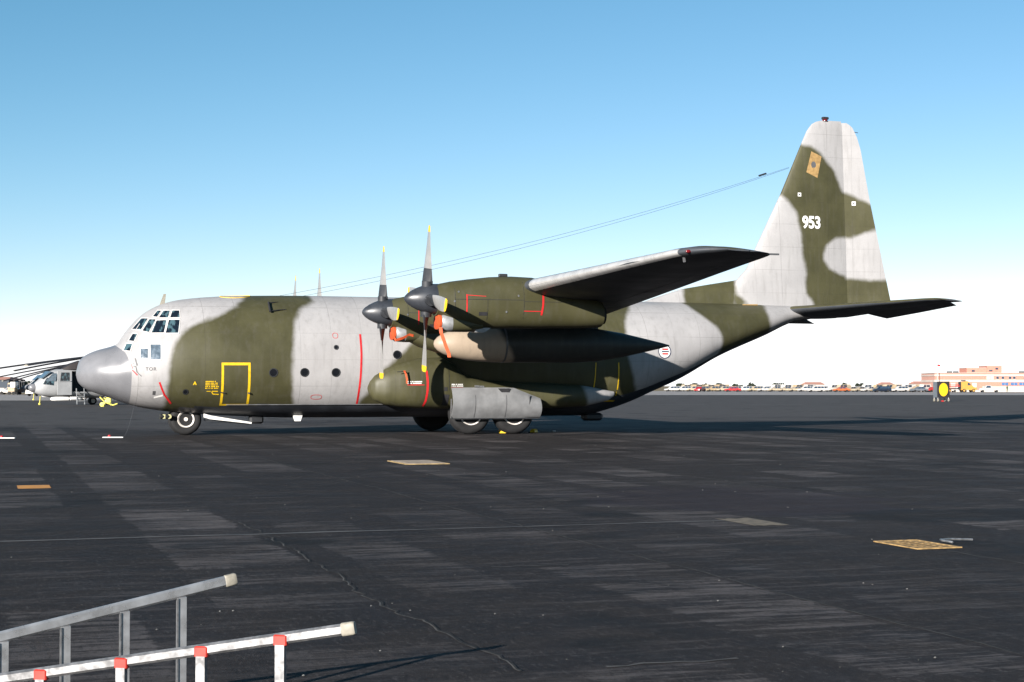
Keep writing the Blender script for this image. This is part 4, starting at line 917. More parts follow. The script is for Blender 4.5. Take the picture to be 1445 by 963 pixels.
# ---- the aluminium folding ladder lying on its edge in the near left corner
LD = empty('folding_ladder', (-1.9, 6.9, 0)); tag(LD, 'opened aluminium folding ladder with red rung caps lying on its edge', 'ladder')
lo = Vector((-1.9, 6.9, 0))
def rail(a, bb, w, h, name, mat):
    """rounded box rail from a to bb with end caps left to the caller"""
    a, bb = Vector(a) - lo, Vector(bb) - lo; d = (bb - a).normalized(); s_ = d.cross(Vector((0, 0, 1))).normalized(); t = s_.cross(d); rings = []
    k = .010
    sec = [(-w / 2 + k, -h / 2), (w / 2 - k, -h / 2), (w / 2, -h / 2 + k), (w / 2, h / 2 - k), (w / 2 - k, h / 2), (-w / 2 + k, h / 2), (-w / 2, h / 2 - k), (-w / 2, -h / 2 + k)]
    mb = MB(); mb.loft([[tuple(p + s_ * x + t * y) for x, y in sec] for p in (a, a.lerp(bb, .5), bb)])
    return mb.build(name, mat, LD, smooth=35), d, s_, t
def on(a, bb, t): return Vector(a).lerp(Vector(bb), t)
near_t, near_a = Vector((-.640, 6.40, .643)), Vector((-3.05, 6.86, .235))
far_t, far_a = Vector((-1.352, 7.80, .668)), Vector((-3.05, 6.98, .31))
def px_on(a, bb, px):
    """fraction along a-bb whose bearing from the photographer's spot is px"""
    k = (px - 722.5) / 2270.3; return (a.x - k * a.y) / ((a.x - bb.x) - k * (a.y - bb.y))
rail(near_t, near_a, .024, .047, 'side_rail', M['alu']); rail((near_t.x, near_t.y, .03), (near_a.x, near_a.y, .03), .026, .056, 'side_rail', M['alu'])
rail(far_t, far_a, .026, .052, 'side_rail', M['alu_polish']); rail((far_t.x, far_t.y, .03), (far_a.x, far_a.y, .03), .03, .062, 'side_rail', M['alu'])
def rung(a, bb, t, w, dp, dy, mat):
    p = on(a, bb, t) - lo; d = (Vector((bb.x, bb.y, 0)) - Vector((a.x, a.y, 0))).normalized(); n = Vector((-d.y, d.x, 0))
    if n.y > 0: n = -n
    c = p + n * dy; mb = MB(); mb.bar((c.x, c.y, .05), (c.x, c.y, p.z - .024), dp, w, up=d); return mb.build('rung', mat, LD), p, d, n
for px in (398, 287, 175, 62, -50, -160, -268):
    t = px_on(near_t, near_a, px); _, p, d, n = rung(near_t, near_a, t, .038, .03, .004, M['alu'])
    mb = MB(); ang = math.atan2(d.y, d.x); T = Matrix.Translation(p + Vector((0, 0, -.012))) @ Matrix.Rotation(ang, 4, 'Z') @ Matrix.Rotation(-math.atan2(near_a.z - near_t.z, (near_a - near_t).xy.length) * 0 + .0, 4, 'Y')
    m2 = MB(); m2.bevbox(-.028, .028, -.017, .017, -.018, .028, .005); m2.v = [tuple(T @ Vector(v)) for v in m2.v]; m2.build('rung_cap', M['capred'] if 'capred' in M else M.setdefault('capred', plain('red_plastic', (.40, .028, .018), .45, var=.2, scale=20)), LD, smooth=30)
for px in (258, 178, 95, 8, -80, -165):
    t = px_on(far_t, far_a, px); _, p, d, n = rung(far_t, far_a, t, .045, .022, .0, M['alu_polish'])
    mb = MB(); c = p + n * .012 - d * .0; e = c - d * .0; q = Vector((c.x, c.y, 0)) + d * .021
    mb.bar((q.x, q.y, .05), (q.x, q.y, p.z - .028), .012, .006, up=d); mb.build('rung_flange', M['alu'], LD)
def endcap(a, bb, h):
    d = (a - bb).normalized(); p = a - lo; s_ = d.cross(Vector((0, 0, 1))).normalized(); t = s_.cross(d); mb = MB(); rings = []
    for x, k in ((-.035, .9), (-.032, 1.0), (.012, 1.0), (.02, .88)): rings.append([tuple(p + d * x + s_ * .018 * k * math.copysign(abs(math.cos(a_)) ** .5, math.cos(a_)) + t * h * k * math.copysign(abs(math.sin(a_)) ** .5, math.sin(a_))) for a_ in (2 * math.pi * j / 16 for j in range(16))])
    mb.loft(rings); mb.build('end_cap', M['cream'], LD, smooth=40)
endcap(near_t, near_a, .027); endcap(far_t, far_a, .029)
mb = MB(); c = Vector((-3.05, 6.92, 0)) - lo; mb.bevbox(c.x - .05, c.x + .05, c.y - .10, c.y + .10, .02, .34, .015); mb.build('hinge_block', M['alu_dull'], LD)

# ---- distance marker board on the far apron
SG = empty('marker_board', (44.2, 165, 0), R(14)); tag(SG, 'black marker board with a yellow disc on a small wheeled frame', 'sign')
b = MB(); b.bevbox(-.68, .68, -.02, .85, .42, 2.02, .02); b.build('board_box', [M['board_grey'] if 'board_grey' in M else M.setdefault('board_grey', plain('board_side_grey', (.085, .10, .115), .6))], SG)
b = MB(); b.bevbox(-.70, .70, -.06, -.022, .40, 2.05, .01); b.build('board_face', M['black'], SG)
b = MB(); n = 32; b.prism([(.0 + .50 * math.cos(2 * math.pi * k / n), -.061, 1.22 + .68 * math.sin(2 * math.pi * k / n)) for k in range(n)], (0, -.02, 0)); b.build('yellow_disc', M['yellow'], SG)
for x, y in ((-.6, 0), (.6, 0), (-.6, .78), (.6, .78)):
    b = MB(); b.tube([(x, y, .18), (x, y, .45)], .035, 6); lg = b.build('leg', M['alu_dull'], SG)
    b = MB(); b.lathe([(-.04, .06), (-.03, .15), (.03, .15), (.04, .06)], (x, y, .15), n=14); b.build('wheel', M['cream'], lg, smooth=40)
b = MB(); b.bevbox(-.12, .14, -.4, -.2, 0, .10, .02); o = b.build('lamp_block', M['red']); o.location = (44.0, 164.9, .004); tag(o, 'small red block on the ground under the yellow-disc marker board', 'block')
# ---- yellow tow-bar dolly beyond the nose
TD = empty('tow_bar_dolly', (-31.0, 124, 0), 0.0); tag(TD, 'small yellow tow-bar dolly on the apron under the aircraft nose', 'dolly')
M['paleyellow'] = plain('pale_yellow_paint', (.50, .45, .09), .5, var=.15)
b = MB(); b.tube([(-.75, 0, .75), (-.35, 0, .35), (.3, -.1, .12)], .05, 6); b.tube([(-.5, .25, .7), (.1, .2, .12)], .05, 6); b.tube([(.3, -.1, .12), (.65, -.15, .25)], .05, 6); b.split('bar', M['paleyellow'], TD)
b = MB(); b.bevbox(-.28, .12, -.08, .22, .28, .72, .04); b.build('body', M['paleyellow'], TD)
for y in (-.12, .3):
    b = MB(); b.lathe([(-.04, .09), (-.03, .17), (.03, .17), (.04, .09)], (-.55, y, .17), axis='y', n=16); b.build('wheel', M['paleyellow'], TD, smooth=40)

# ================================================================== BACKGROUND
M['heli'] = plain('helicopter_grey', (.25, .255, .26), .45, var=.12, scale=1.2)
M['heli_dark'] = plain('rotor_dark_grey', (.020, .016, .016), .6, var=.2)
def helicopter(loc, rz, label, blades, door=True):
    H = empty('naval_helicopter', loc, rz); tag(H, label, 'helicopter', 'helicopters parked beyond the aircraft nose')
    # boat hull: x aft of nose, y starboard; (x, top, bottom, half width, exponent)
    S = [(0, 1.55, 1.35, .05), (.15, 1.85, 1.05, .40), (.5, 2.15, .85, .72), (1.0, 2.55, .72, .92), (1.4, 2.85, .66, 1.0), (1.9, 3.0, .62, 1.06), (3.0, 3.05, .6, 1.08), (4.4, 3.05, .58, 1.08), (6.5, 3.05, .58, 1.08), (8.5, 3.05, .7, 1.05), (10, 3.2, 1.1, .85), (12, 2.95, 1.8, .5), (15, 2.9, 2.3, .25), (16.3, 2.9, 2.5, .12)]
    rings = []; xs = []
    for A, B in zip(S, S[1:]):
        m_ = max(1, int((B[0] - A[0]) / .35))
        for k in range(m_):
            q = k / m_; x, t, bo, w = (A[i] + (B[i] - A[i]) * q for i in range(4)); xs.append(x)
            rings.append([(x, w * math.copysign(abs(math.cos(a)) ** .75, math.cos(a)), (t + bo) / 2 + (t - bo) / 2 * math.copysign(abs(math.sin(a)) ** .75, math.sin(a))) for a in (2 * math.pi * (j + .5) / 32 for j in range(32))])
    b = MB(); b.loft(rings)
    if door:   # leave the cabin doorway open on the port side
        keep = []
        for f, m_ in zip(b.f, b.m):
            c = [sum(b.v[k][q] for k in f) / len(f) for q in range(3)]
            if len(f) == 4 and c[1] < -.5 and 3.05 < c[0] < 4.75 and 1.15 < c[2] < 2.85: continue
            keep.append((f, m_))
        b.f = [k[0] for k in keep]; b.m = [k[1] for k in keep]
    b.build('hull', M['heli'], H, smooth=40)
    b = MB(); b.bevbox(3.0, 5.6, -.3, .9, .9, 2.9, .05); b.build('cabin_interior', M['black'], H)
    b = MB(); b.lathe([(0, .02), (.04, .15), (.14, .26), (.3, .33), (.5, .35)], (-.38, -.05, 1.45), n=20); b.build('nose_ball', M['radome'], H, smooth=50)
    def win(pts, nm='cockpit_window', mat='glass'):
        b = MB(); b.prism(pts, (0, .03, 0)); b.build(nm, M[mat], H)
    win([(1.98, -1.15, 2.02), (2.75, -1.15, 2.02), (2.75, -1.15, 2.72), (2.05, -1.15, 2.72)])
    win([(.62, -.84, 1.75), (1.45, -1.04, 1.65), (1.5, -1.03, 2.0), (.95, -.92, 2.3)], 'chin_window')
    b = MB(); b.bar((2.36, -1.16, 2.0), (2.36, -1.16, 2.74), .05, .05); b.bar((1.9, -1.16, 1.99), (2.85, -1.16, 1.99), .05, .05); b.split('window_post', M['heli'], H)
    b = MB(); b.add([(.62, -.72, 2.2), (1.28, -.9, 2.75), (1.28, .9, 2.75), (.62, .72, 2.2), (.56, -.72, 2.26), (1.22, -.9, 2.83), (1.22, .9, 2.83), (.56, .72, 2.26)], [(0, 1, 2, 3), (4, 5, 6, 7), (0, 1, 5, 4), (1, 2, 6, 5), (2, 3, 7, 6), (3, 0, 4, 7)]); b.build('windscreen', M['glass_blue'], H)
    b = MB(); b.add([(.78, -.92, 2.0), (1.42, -1.07, 2.65), (1.72, -1.10, 2.65), (1.62, -1.09, 2.0), (.78, -.85, 2.0), (1.42, -1.0, 2.65), (1.72, -1.02, 2.65), (1.62, -1.0, 2.0)], [(0, 1, 2, 3), (4, 5, 6, 7), (0, 1, 5, 4), (1, 2, 6, 5), (2, 3, 7, 6), (3, 0, 4, 7)]); b.build('quarter_window', M['glass_blue'], H)
    b = MB(); b.bevbox(1.75, 2.95, -1.135, -1.08, .85, 2.85, .01); b.build('cockpit_door', M['heli'], H)
    # engine deck, rotor mast and folded pylon
    b = MB(); b.loft([[(x, -w, 2.98), (x, -w * .8, h), (x, w * .8, h), (x, w, 2.98)] for x, w, h in ((2.4, .55, 3.05), (3.0, .8, 3.45), (3.9, .85, 3.75), (7.0, .8, 3.85), (9.0, .5, 3.2))]); b.build('engine_deck', M['heli_dark'], H, smooth=30)
    b = MB(); b.tube([(6.1, 0, 3.7), (6.1, 0, 4.25)], .22, 12); b.lathe([(0, .5), (.15, .55), (.22, .3)], (6.1, 0, 4.13), axis='z', n=20); b.build('rotor_head', M['heli_dark'], H, smooth=40)
    for az, droop, ln in blades:
        b = MB(); N = 12; rings = []
        for i in range(N + 1):
            r_ = .5 + (ln - .5) * i / N; z = 4.25 - droop * (.8 * r_ / 9.45 + .2 * (r_ / 9.45) ** 2)
            d = Vector((-math.cos(az), -math.sin(az), 0)); sd_ = Vector((math.sin(az), -math.cos(az), 0)); p = Vector((6.1, 0, z)) + d * r_; w = .27 if i > 1 else .1
            rings.append([tuple(p + sd_ * w + Vector((0, 0, -.02))), tuple(p + Vector((0, 0, .07))), tuple(p - sd_ * w + Vector((0, 0, -.02))), tuple(p + Vector((0, 0, -.075)))])
        b.loft(rings); bl = b.build('rotor_blade', M['heli_dark'], H, smooth=50)
        b = MB(); tip = rings[-1]; b.loft([[tuple(Vector(q)) for q in tip], [tuple(Vector(q) + d * .10) for q in tip]]); b.build('blade_tip', M['cream'], bl)
    # sponson with main wheels, steps, floats
    for sg in (-1, 1):
        b = MB(); b.lathe([(0, .05), (.2, .25), (.7, .36), (1.6, .36), (2.3, .22), (2.6, .05)], (4.9, sg * 2.0, 1.25), n=18); sp_ = b.build('sponson', M['heli'], H, smooth=45)
        b = MB(); b.bar((5.6, sg * 1.0, 1.5), (5.6, sg * 1.9, 1.3), .5, .12); b.bar((5.7, sg * 1.5, 1.2), (5.55, sg * 2.0, .45), .12, .12, up=(1, 0, 0)); b.split('sponson_strut', M['heli'], sp_)
        for dy in (-.18, .18):
            b = MB(); b.lathe([(-.10, .18), (-.11, .28), (-.06, .33), (.06, .33), (.11, .28), (.10, .18)], (5.55, sg * 2.05 + dy, .33), axis='y', n=20); w_ = b.build('wheel', M['tyre'], H, smooth=40)
            b = MB(); b.lathe([(-.115, .03), (-.11, .18), (.11, .18), (.115, .03)], (5.55, sg * 2.05 + dy, .33), axis='y', n=16); b.build('wheel_rim', M['rim'], w_, smooth=40)
    b = MB(); b.lathe([(0, .02), (.1, .14), (.5, .19), (1.0, .19), (1.5, .17), (1.6, .03)], (1.2, -1.0, .52), n=14); b.lathe([(0, .02), (.1, .15), (.8, .17), (1.1, .03)], (2.75, -1.05, .55), n=14); b.split('float_bag', M['white'], H, smooth=45)
    b = MB()
    for z in (.35, .7, 1.05): b.bar((3.35, -1.35 + z * .15, z), (3.95, -1.35 + z * .15, z), .22, .05)
    b.bar((3.33, -1.35, .05), (3.33, -1.1, 1.4), .05, .06, up=(1, 0, 0)); b.bar((3.97, -1.35, .05), (3.97, -1.1, 1.4), .05, .06, up=(1, 0, 0)); b.split('boarding_steps', M['alu_dull'], H)
    b = MB(); b.tube([(.55, -.3, .75), (.5, -.3, .12)], .035, 8); b.lathe([(-.05, .06), (0, .10), (.05, .06)], (.5, -.3, .10), axis='y', n=14); b.split('nose_prop', M['paleyellow'], H)
    return H
helicopter((-39.9, 134, 0), R(30), 'pale grey naval helicopter with open cabin door parked beyond the aircraft nose', [(R(-24), 1.25, 9.45), (R(-52), 1.3, 9.45), (R(34), 1.0, 9.45), (R(98), .9, 9.4), (R(165), .9, 9.4)])
helicopter((-53.5, 178, 0), R(30), 'second helicopter almost hidden behind the pale grey one, its drooping rotor blades showing', [(R(-22), 1.7, 9.45), (R(-52), 2.0, 9.45), (R(12), 2.1, 9.45), (R(-80), 2.0, 9.2), (R(150), 1.2, 9.4)], door=False)

# ---- parked cars
def car_paint(name, col): return plain(name, col, .3, var=.06, spec=.6)
CARMATS = {'cream': car_paint('cream_car', (.33, .27, .19)), 'white': car_paint('white_car', (.42, .40, .37)), 'tan': car_paint('tan_car', (.28, .21, .13)), 'red': car_paint('red_car', (.33, .02, .02)), 'orange': car_paint('orange_car', (.36, .09, .025)), 'navy': car_paint('navy_car', (.008, .013, .026)), 'grey': car_paint('grey_car', (.10, .11, .125)), 'brown': car_paint('brown_truck', (.08, .04, .03)), 'yellow': car_paint('yellow_truck', (.42, .22, .045))}
M['carglass'] = plain('car_glass', (.02, .035, .06), .08, spec=.8)
CARS = {}
def car_proto(kind, colour):
    """mesh set for a car; x along the car"""
    key = (kind, colour)
    if key in CARS: return CARS[key]
    body = {'sedan': [(0, .35), (.05, .72), (1.15, .86), (1.9, 1.36), (3.1, 1.40), (3.85, .93), (4.5, .88), (4.55, .35)],
            'wagon': [(0, .35), (.05, .75), (1.15, .92), (1.75, 1.52), (4.2, 1.55), (4.55, .95), (4.6, .35)],
            'van': [(0, .4), (.05, 1.0), (.7, 1.15), (1.2, 2.0), (4.7, 2.05), (4.8, .4)],
            'pickup': [(0, .45), (.05, .98), (1.3, 1.08), (1.75, 1.72), (2.85, 1.76), (3.0, 1.12), (5.2, 1.10), (5.2, .45)]}[kind]
    win = {'sedan': [[(1.38, .90), (1.98, 1.30), (2.45, 1.32), (2.45, .90)], [(2.55, .90), (2.55, 1.32), (3.02, 1.33), (3.6, .94)]], 'wagon': [[(1.40, .96), (1.85, 1.44), (2.5, 1.46), (2.5, .96)], [(2.6, .96), (2.6, 1.46), (3.4, 1.47), (3.4, .96)], [(3.5, .96), (3.5, 1.47), (4.12, 1.47), (4.32, 1.0)]],
           'van': [[(.95, 1.2), (1.3, 1.85), (2.0, 1.85), (2.0, 1.2)], [(2.2, 1.25), (2.2, 1.85), (3.3, 1.85), (3.3, 1.25)]], 'pickup': [[(1.5, 1.12), (1.85, 1.64), (2.75, 1.66), (2.8, 1.12)]]}[kind]
    w = .86; L = body[-1][0]; parts = {}
    b = MB(); rings = []
    for y, k in ((-w, .06), (-w + .07, 0), (w - .07, 0), (w, .06)):
        cx = L / 2; rings.append([(cx + (x - cx) * (1 - k * .25), y * (1 if z < 1.0 else .9), z - (k * .5 if z > .5 else -k)) for x, z in body])
    b.loft(rings); parts['body'] = b.build('body', CARMATS[colour], None, smooth=30)
    for i, q in enumerate(win):
        b = MB()
        for y, d in ((-w * .93 - .055, -.012), (w * .93 + .055, .012)): b.prism([(x, y * (1.0 if z < 1.2 else .955), z) for x, z in q], (0, d, 0))
        parts['side_window%d' % i] = b.build('side_window', M['carglass'], None)
    wx = (.85, L - .95)
    for i, x in enumerate(wx):
        for j, y in enumerate((-w + .06, w - .06)):
            b = MB(); b.lathe([(-.09, .2), (-.10, .29), (0, .32), (.10, .29), (.09, .2)], (x, y, .32), axis='y', n=14); parts['wheel%d%d' % (i, j)] = b.build('wheel', M['tyre'], None, smooth=40)
    for o in parts.values(): COL.objects.unlink(o)
    CARS[key] = parts; return parts
def car(kind, colour, x, y, rz, label, group, cat='car', nm='parked_car'):
    c = empty(nm, (x, y, -.006), rz); tag(c, label, cat, group)
    for o in car_proto(kind, colour).values():
        k = bpy.data.objects.new(o.name.split('.')[0], o.data); COL.objects.link(k); k.parent = c
    return c
def at(px, Y): return (px - 722.5) / 2270.3 * Y
rnd = random.Random(5); px = 938; i = 0
KIND = {'wagon': 'estate car', 'sedan': 'saloon', 'van': 'van'}
PLACE = ['leftmost', 'second', 'third', 'fourth', 'fifth', 'sixth', 'seventh', 'eighth', 'ninth', 'tenth', 'eleventh', 'twelfth', 'thirteenth', 'fourteenth', 'fifteenth', 'sixteenth', 'seventeenth', 'eighteenth', 'nineteenth', 'twentieth', 'twenty-first', 'twenty-second', 'twenty-third', 'twenty-fourth', 'twenty-fifth', 'twenty-sixth', 'twenty-seventh', 'twenty-eighth', 'twenty-ninth', 'thirtieth', 'thirty-first', 'thirty-second', 'thirty-third', 'thirty-fourth', 'thirty-fifth']
while px < 1318:      # long row of pale cars behind the apron
    Y = 470 - (px - 938) * .10
    kind = rnd.choice(('wagon', 'wagon', 'sedan', 'van')) if px > 1090 else rnd.choice(('wagon', 'sedan', 'wagon'))
    colour = rnd.choice(('cream', 'cream', 'white', 'tan', 'white'))
    car(kind, colour, at(px, Y), Y + rnd.uniform(-.6, .6), R(rnd.uniform(-4, 4) + (25 if px > 1150 else 8)), '%s %s, %s from the left in the front pale row beyond the apron' % (colour, KIND[kind], PLACE[i]), 'pale cars in the long far row')
    px += (12.5 if px > 1150 else 14) + rnd.uniform(-1, 1.5); i += 1
px = 944; i = 0
while px < 1318:
    Y = 476; kind = rnd.choice(('van', 'wagon', 'van')); colour = rnd.choice(('cream', 'white', 'tan'))
    car(kind, colour, at(px, Y), Y, R(rnd.uniform(20, 40)), '%s %s, %s from the left in the rear pale row beyond the apron' % (colour, KIND[kind], PLACE[i]), 'pale vehicles in the rear far row', 'van' if kind == 'van' else 'car', 'parked_van' if kind == 'van' else 'parked_car'); i += 1; px += 15 + rnd.uniform(-1, 2)
FR = 'coloured cars in front of the far row'
car('sedan', 'red', at(1022, 440), 440, 0, 'red car furthest left in front of the pale parked row', FR)
car('sedan', 'red', at(983, 452), 452, R(60), 'small dark red car seen end-on nearest the aircraft tail', FR)
car('wagon', 'white', at(1139, 425), 425, R(4), 'white estate car in front of the pale row, left of the orange-red car', FR)
car('sedan', 'orange', at(1175, 430), 430, R(3), 'orange-red low car in front of the pale parked row', FR)
car('wagon', 'navy', at(1232, 415), 415, R(5), 'navy blue estate car in front of the pale parked row', FR)
car('wagon', 'white', at(1258, 428), 428, R(12), 'white estate car right of the navy car', FR)
car('sedan', 'grey', at(1285, 420), 420, R(8), 'slate grey car in front of the pale row, left of the marker board', FR)
car('sedan', 'red', at(1308, 432), 432, R(30), 'red car half hidden beside the marker board', FR)
car('pickup', 'white', at(1381, 405), 405, R(-6), 'white pickup truck parked before the brick building', 'trucks before the brick building', 'pickup truck', 'pickup_truck')
car('wagon', 'white', at(1341, 412), 412, R(4), 'white estate car between the marker board and the yellow truck', 'trucks before the brick building')
# yellow service truck with tall cab and sloping boom
YT = empty('service_truck', (at(1352, 400), 400, -.006), R(4)); tag(YT, 'tall yellow service truck with sloping front before the brick building', 'truck', 'trucks before the brick building')
b = MB(); b.loft([[(x * k + (1 - k) * 2.2, y, z) for x, z in ((.4, .6), (.4, 2.6), (1.9, 2.8), (2.3, 2.6), (3.6, 1.3), (4.3, 1.2), (4.4, .6))] for y, k in ((-1.1, .97), (-1.0, 1), (1.0, 1), (1.1, .97))]); b.build('body', CARMATS['yellow'], YT, smooth=20)
b = MB(); b.bevbox(.3, .6, -.95, .95, 1.0, 2.6, .03); b.build('dark_rear_panel', M['dark'], YT)
b = MB(); b.bevbox(.9, 1.7, -.6, .6, 2.81, 3.05, .04); b.build('roof_beacon_rack', M['dark'], YT)
b = MB(); b.prism([(2.0, -1.13, 1.75), (2.9, -1.13, 1.75), (2.35, -1.13, 2.4), (2.0, -1.13, 2.4)], (0, .02, 0)); b.build('side_window', M['carglass'], YT)
b = MB(); b.bar((-3.6, 0, 1.5), (.3, 0, 1.55), .5, .25); b.bar((-3.6, .3, 1.9), (.3, .3, 1.9), .12, .12); b.split('rear_boom', CARMATS['red'], YT)
b = MB(); b.bevbox(-3.4, .3, -.9, .9, .75, 1.05, .03); b.build('flatbed', M['dark'], YT)
for x in (-2.6, 1.1, 3.5):
    for y in (-1.0, 1.0):
        b = MB(); b.lathe([(-.13, .28), (-.14, .42), (0, .46), (.14, .42), (.13, .28)], (x, y, .46), axis='y', n=16); w_ = b.build('wheel', M['tyre'], YT, smooth=40)
        b = MB(); b.lathe([(-.145, .03), (-.14, .25), (.14, .25), (.145, .03)], (x, y, .46), axis='y', n=12); b.build('wheel_rim', CARMATS['yellow'], w_)
# ---- red brick terminal-like building at the right edge
def brick_mat():
    m, nt, b = new_mat('red_brick'); tc = nd(nt, 'ShaderNodeTexCoord').outputs['Object']
    mp = nd(nt, 'ShaderNodeMapping'); nt.links.new(tc, mp.inputs[0]); mp.inputs['Rotation'].default_value = (R(90), 0, 0)
    br = nd(nt, 'ShaderNodeTexBrick'); nt.links.new(mp.outputs[0], br.inputs['Vector']); br.inputs['Scale'].default_value = 2.2
    br.inputs['Color1'].default_value = (.33, .115, .08, 1); br.inputs['Color2'].default_value = (.39, .15, .105, 1); br.inputs['Mortar'].default_value = (.42, .27, .22, 1)
    nt.links.new(br.outputs['Color'], b.inputs['Base Color']); b.inputs['Roughness'].default_value = .85; return m
M['brick'] = brick_mat(); M['band'] = plain('cream_concrete_band', (.40, .34, .30), .8, var=.1, scale=.4)
BY = 430; BB = empty('brick_building', (at(1319, BY), BY, -.006), R(-3)); tag(BB, 'long red brick building with cream bands and rooftop block at the right edge', 'building')
Lb = 62
b = MB(); b.box(0, Lb, 0, 18, 0, 5.0); b.build('wall', M['brick'], BB)
for z0, z1, nm in ((4.25, 4.66, 'upper_band'), (2.62, 3.25, 'lower_band'), (0, .5, 'plinth')):
    b = MB(); b.box(-.12, Lb + .1, -.14, 18.1, z0, z1); b.build(nm, M['band'], BB)
b = MB(); b.box(-.2, Lb + .2, -.2, 18.2, 5.0, 5.12); b.build('roof', M['band'], BB)
b = MB(); b.box(9.1, 14.4, 3, 12, 5.12, 6.4); b.box(14.4, 18.3, 2.6, 12, 5.12, 6.95); b.split('rooftop_block', M['brick'], BB)
b = MB(); b.box(9.0, 14.3, 2.9, 12.1, 6.4, 6.5); b.box(14.3, 18.4, 2.5, 12.1, 6.95, 7.06); b.split('rooftop_coping', M['band'], BB)
for x0, x1, z0, z1 in ((10.4, 11.2, 5.4, 5.9), (14.9, 15.8, 5.5, 5.9), (16.6, 17.3, 6.0, 6.5)):
    b = MB(); b.box(x0, x1, 2.5 if x0 > 14 else 2.9, 2.58 if x0 > 14 else 2.98, z0, z1); b.build('rooftop_window', M['carglass'], BB)
for x in [13.6 + 1.0 * k for k in range(2)]:
    b = MB(); b.box(x, x + .9, -.10, .1, 3.3, 4.2); b.build('pale_panel', M['band'], BB)
for x in (16.2, 17.6, 19.5, 20.6, 23.5, 25, 28, 29.5, 33, 36, 39, 42):
    b = MB(); b.box(x, x + .62, -.07, .05, 3.45, 4.1); w_ = b.build('window', M['carglass'], BB)
    f = MB(); f.box(x - .12, x + .74, -.10, .04, 3.33, 3.44); f.box(x - .12, x + .74, -.10, .04, 4.11, 4.2); f.split('window_frame', M['band'], w_)
for x in (1.5, 4.2, 7.0, 9.8):
    b = MB(); b.box(x, x + 1.2, -.07, .05, 1.2, 2.4); b.build('ground_panel', M['band'], BB)
for x in (17.6, 20.0, 22.2, 24.4, 27.5, 30, 33, 36, 39, 43):
    b = MB(); b.box(x, x + 1.7, -.09, .05, 1.75, 2.5); w_ = b.build('window', M['bluewin'] if 'bluewin' in M else M.setdefault('bluewin', plain('blue_window', (.05, .11, .24), .12, spec=.8)), BB)
    f = MB(); f.box(x + .82, x + .88, -.12, -.092, 1.75, 2.5); f.build('mullion', M['band'], w_)
b = MB(); b.box(12.5, 62, -.30, -.145, .5, 1.5); b.build('low_wall', M['band'], BB)
for x, w_ in ((4.2, 1.3), (5.9, 1.3), (23.4, 1.4)):
    b = MB(); b.bevbox(x, x + w_, 4, 5.2, 5.121, 5.55, .05); b.build('roof_unit', M['dark'], BB)
FP = empty('flagpole', (at(1322.5, 428), 428, 0)); tag(FP, 'thin flagpole with small red flag at the corner of the brick building', 'flagpole')
b = MB(); b.tube([(0, 0, 0), (0, 0, 7.4)], .07, 6); b.build('pole', M['alu_dull'], FP)
b = MB(); b.prism([(.07, 0, 6.9), (.9, .1, 6.75), (.85, .1, 7.2), (.07, 0, 7.35)], (0, .02, 0)); b.build('flag', M['red'], FP)
# person in green by the building
def person(x, y, rz, label):
    me = bpy.data.meshes.new('person')
    V = [(0, 0, .95), (0, 0, 1.15), (0, 0, 1.40), (0, 0, 1.52), (0, 0, 1.62), (0, 0, 1.74), (.10, 0, .88), (.11, .02, .50), (.12, 0, .09), (.12, -.12, .04), (-.10, 0, .88), (-.13, -.05, .50), (-.14, .05, .09), (-.14, -.07, .04), (.19, 0, 1.40), (.25, .02, 1.12), (.26, -.10, .90), (-.19, 0, 1.40), (-.25, .02, 1.12), (-.26, -.08, .90)]
    E = [(0, 1), (1, 2), (2, 3), (3, 4), (4, 5), (0, 6), (6, 7), (7, 8), (8, 9), (0, 10), (10, 11), (11, 12), (12, 13), (2, 14), (14, 15), (15, 16), (2, 17), (17, 18), (18, 19)]
    RD = [.15, .14, .16, .065, .095, .08, .10, .07, .05, .045, .10, .07, .05, .045, .07, .05, .04, .07, .05, .04]
    me.from_pydata(V, E, []); o = bpy.data.objects.new('person', me); COL.objects.link(o)
    md = o.modifiers.new('skin', 'SKIN'); lay = me.skin_vertices[0] if me.skin_vertices else None
    if lay is None:
        bm = bmesh.new(); bm.from_mesh(me); bm.verts.layers.skin.verify(); bm.to_mesh(me); bm.free(); lay = me.skin_vertices[0]
    for i, r_ in enumerate(RD): lay.data[i].radius = (r_, r_ * .8)
    lay.data[0].use_root = True
    ss = o.modifiers.new('sub', 'SUBSURF'); ss.levels = 1; ss.render_levels = 1
    me.materials.append(plain('green_overalls', (.03, .07, .035), .8))
    o.location = (x, y, -.006); o.rotation_euler = (0, 0, rz); tag(o, label, 'person'); return o
person(at(1421, 412), 412, R(20), 'person in dark green clothing standing before the brick building')
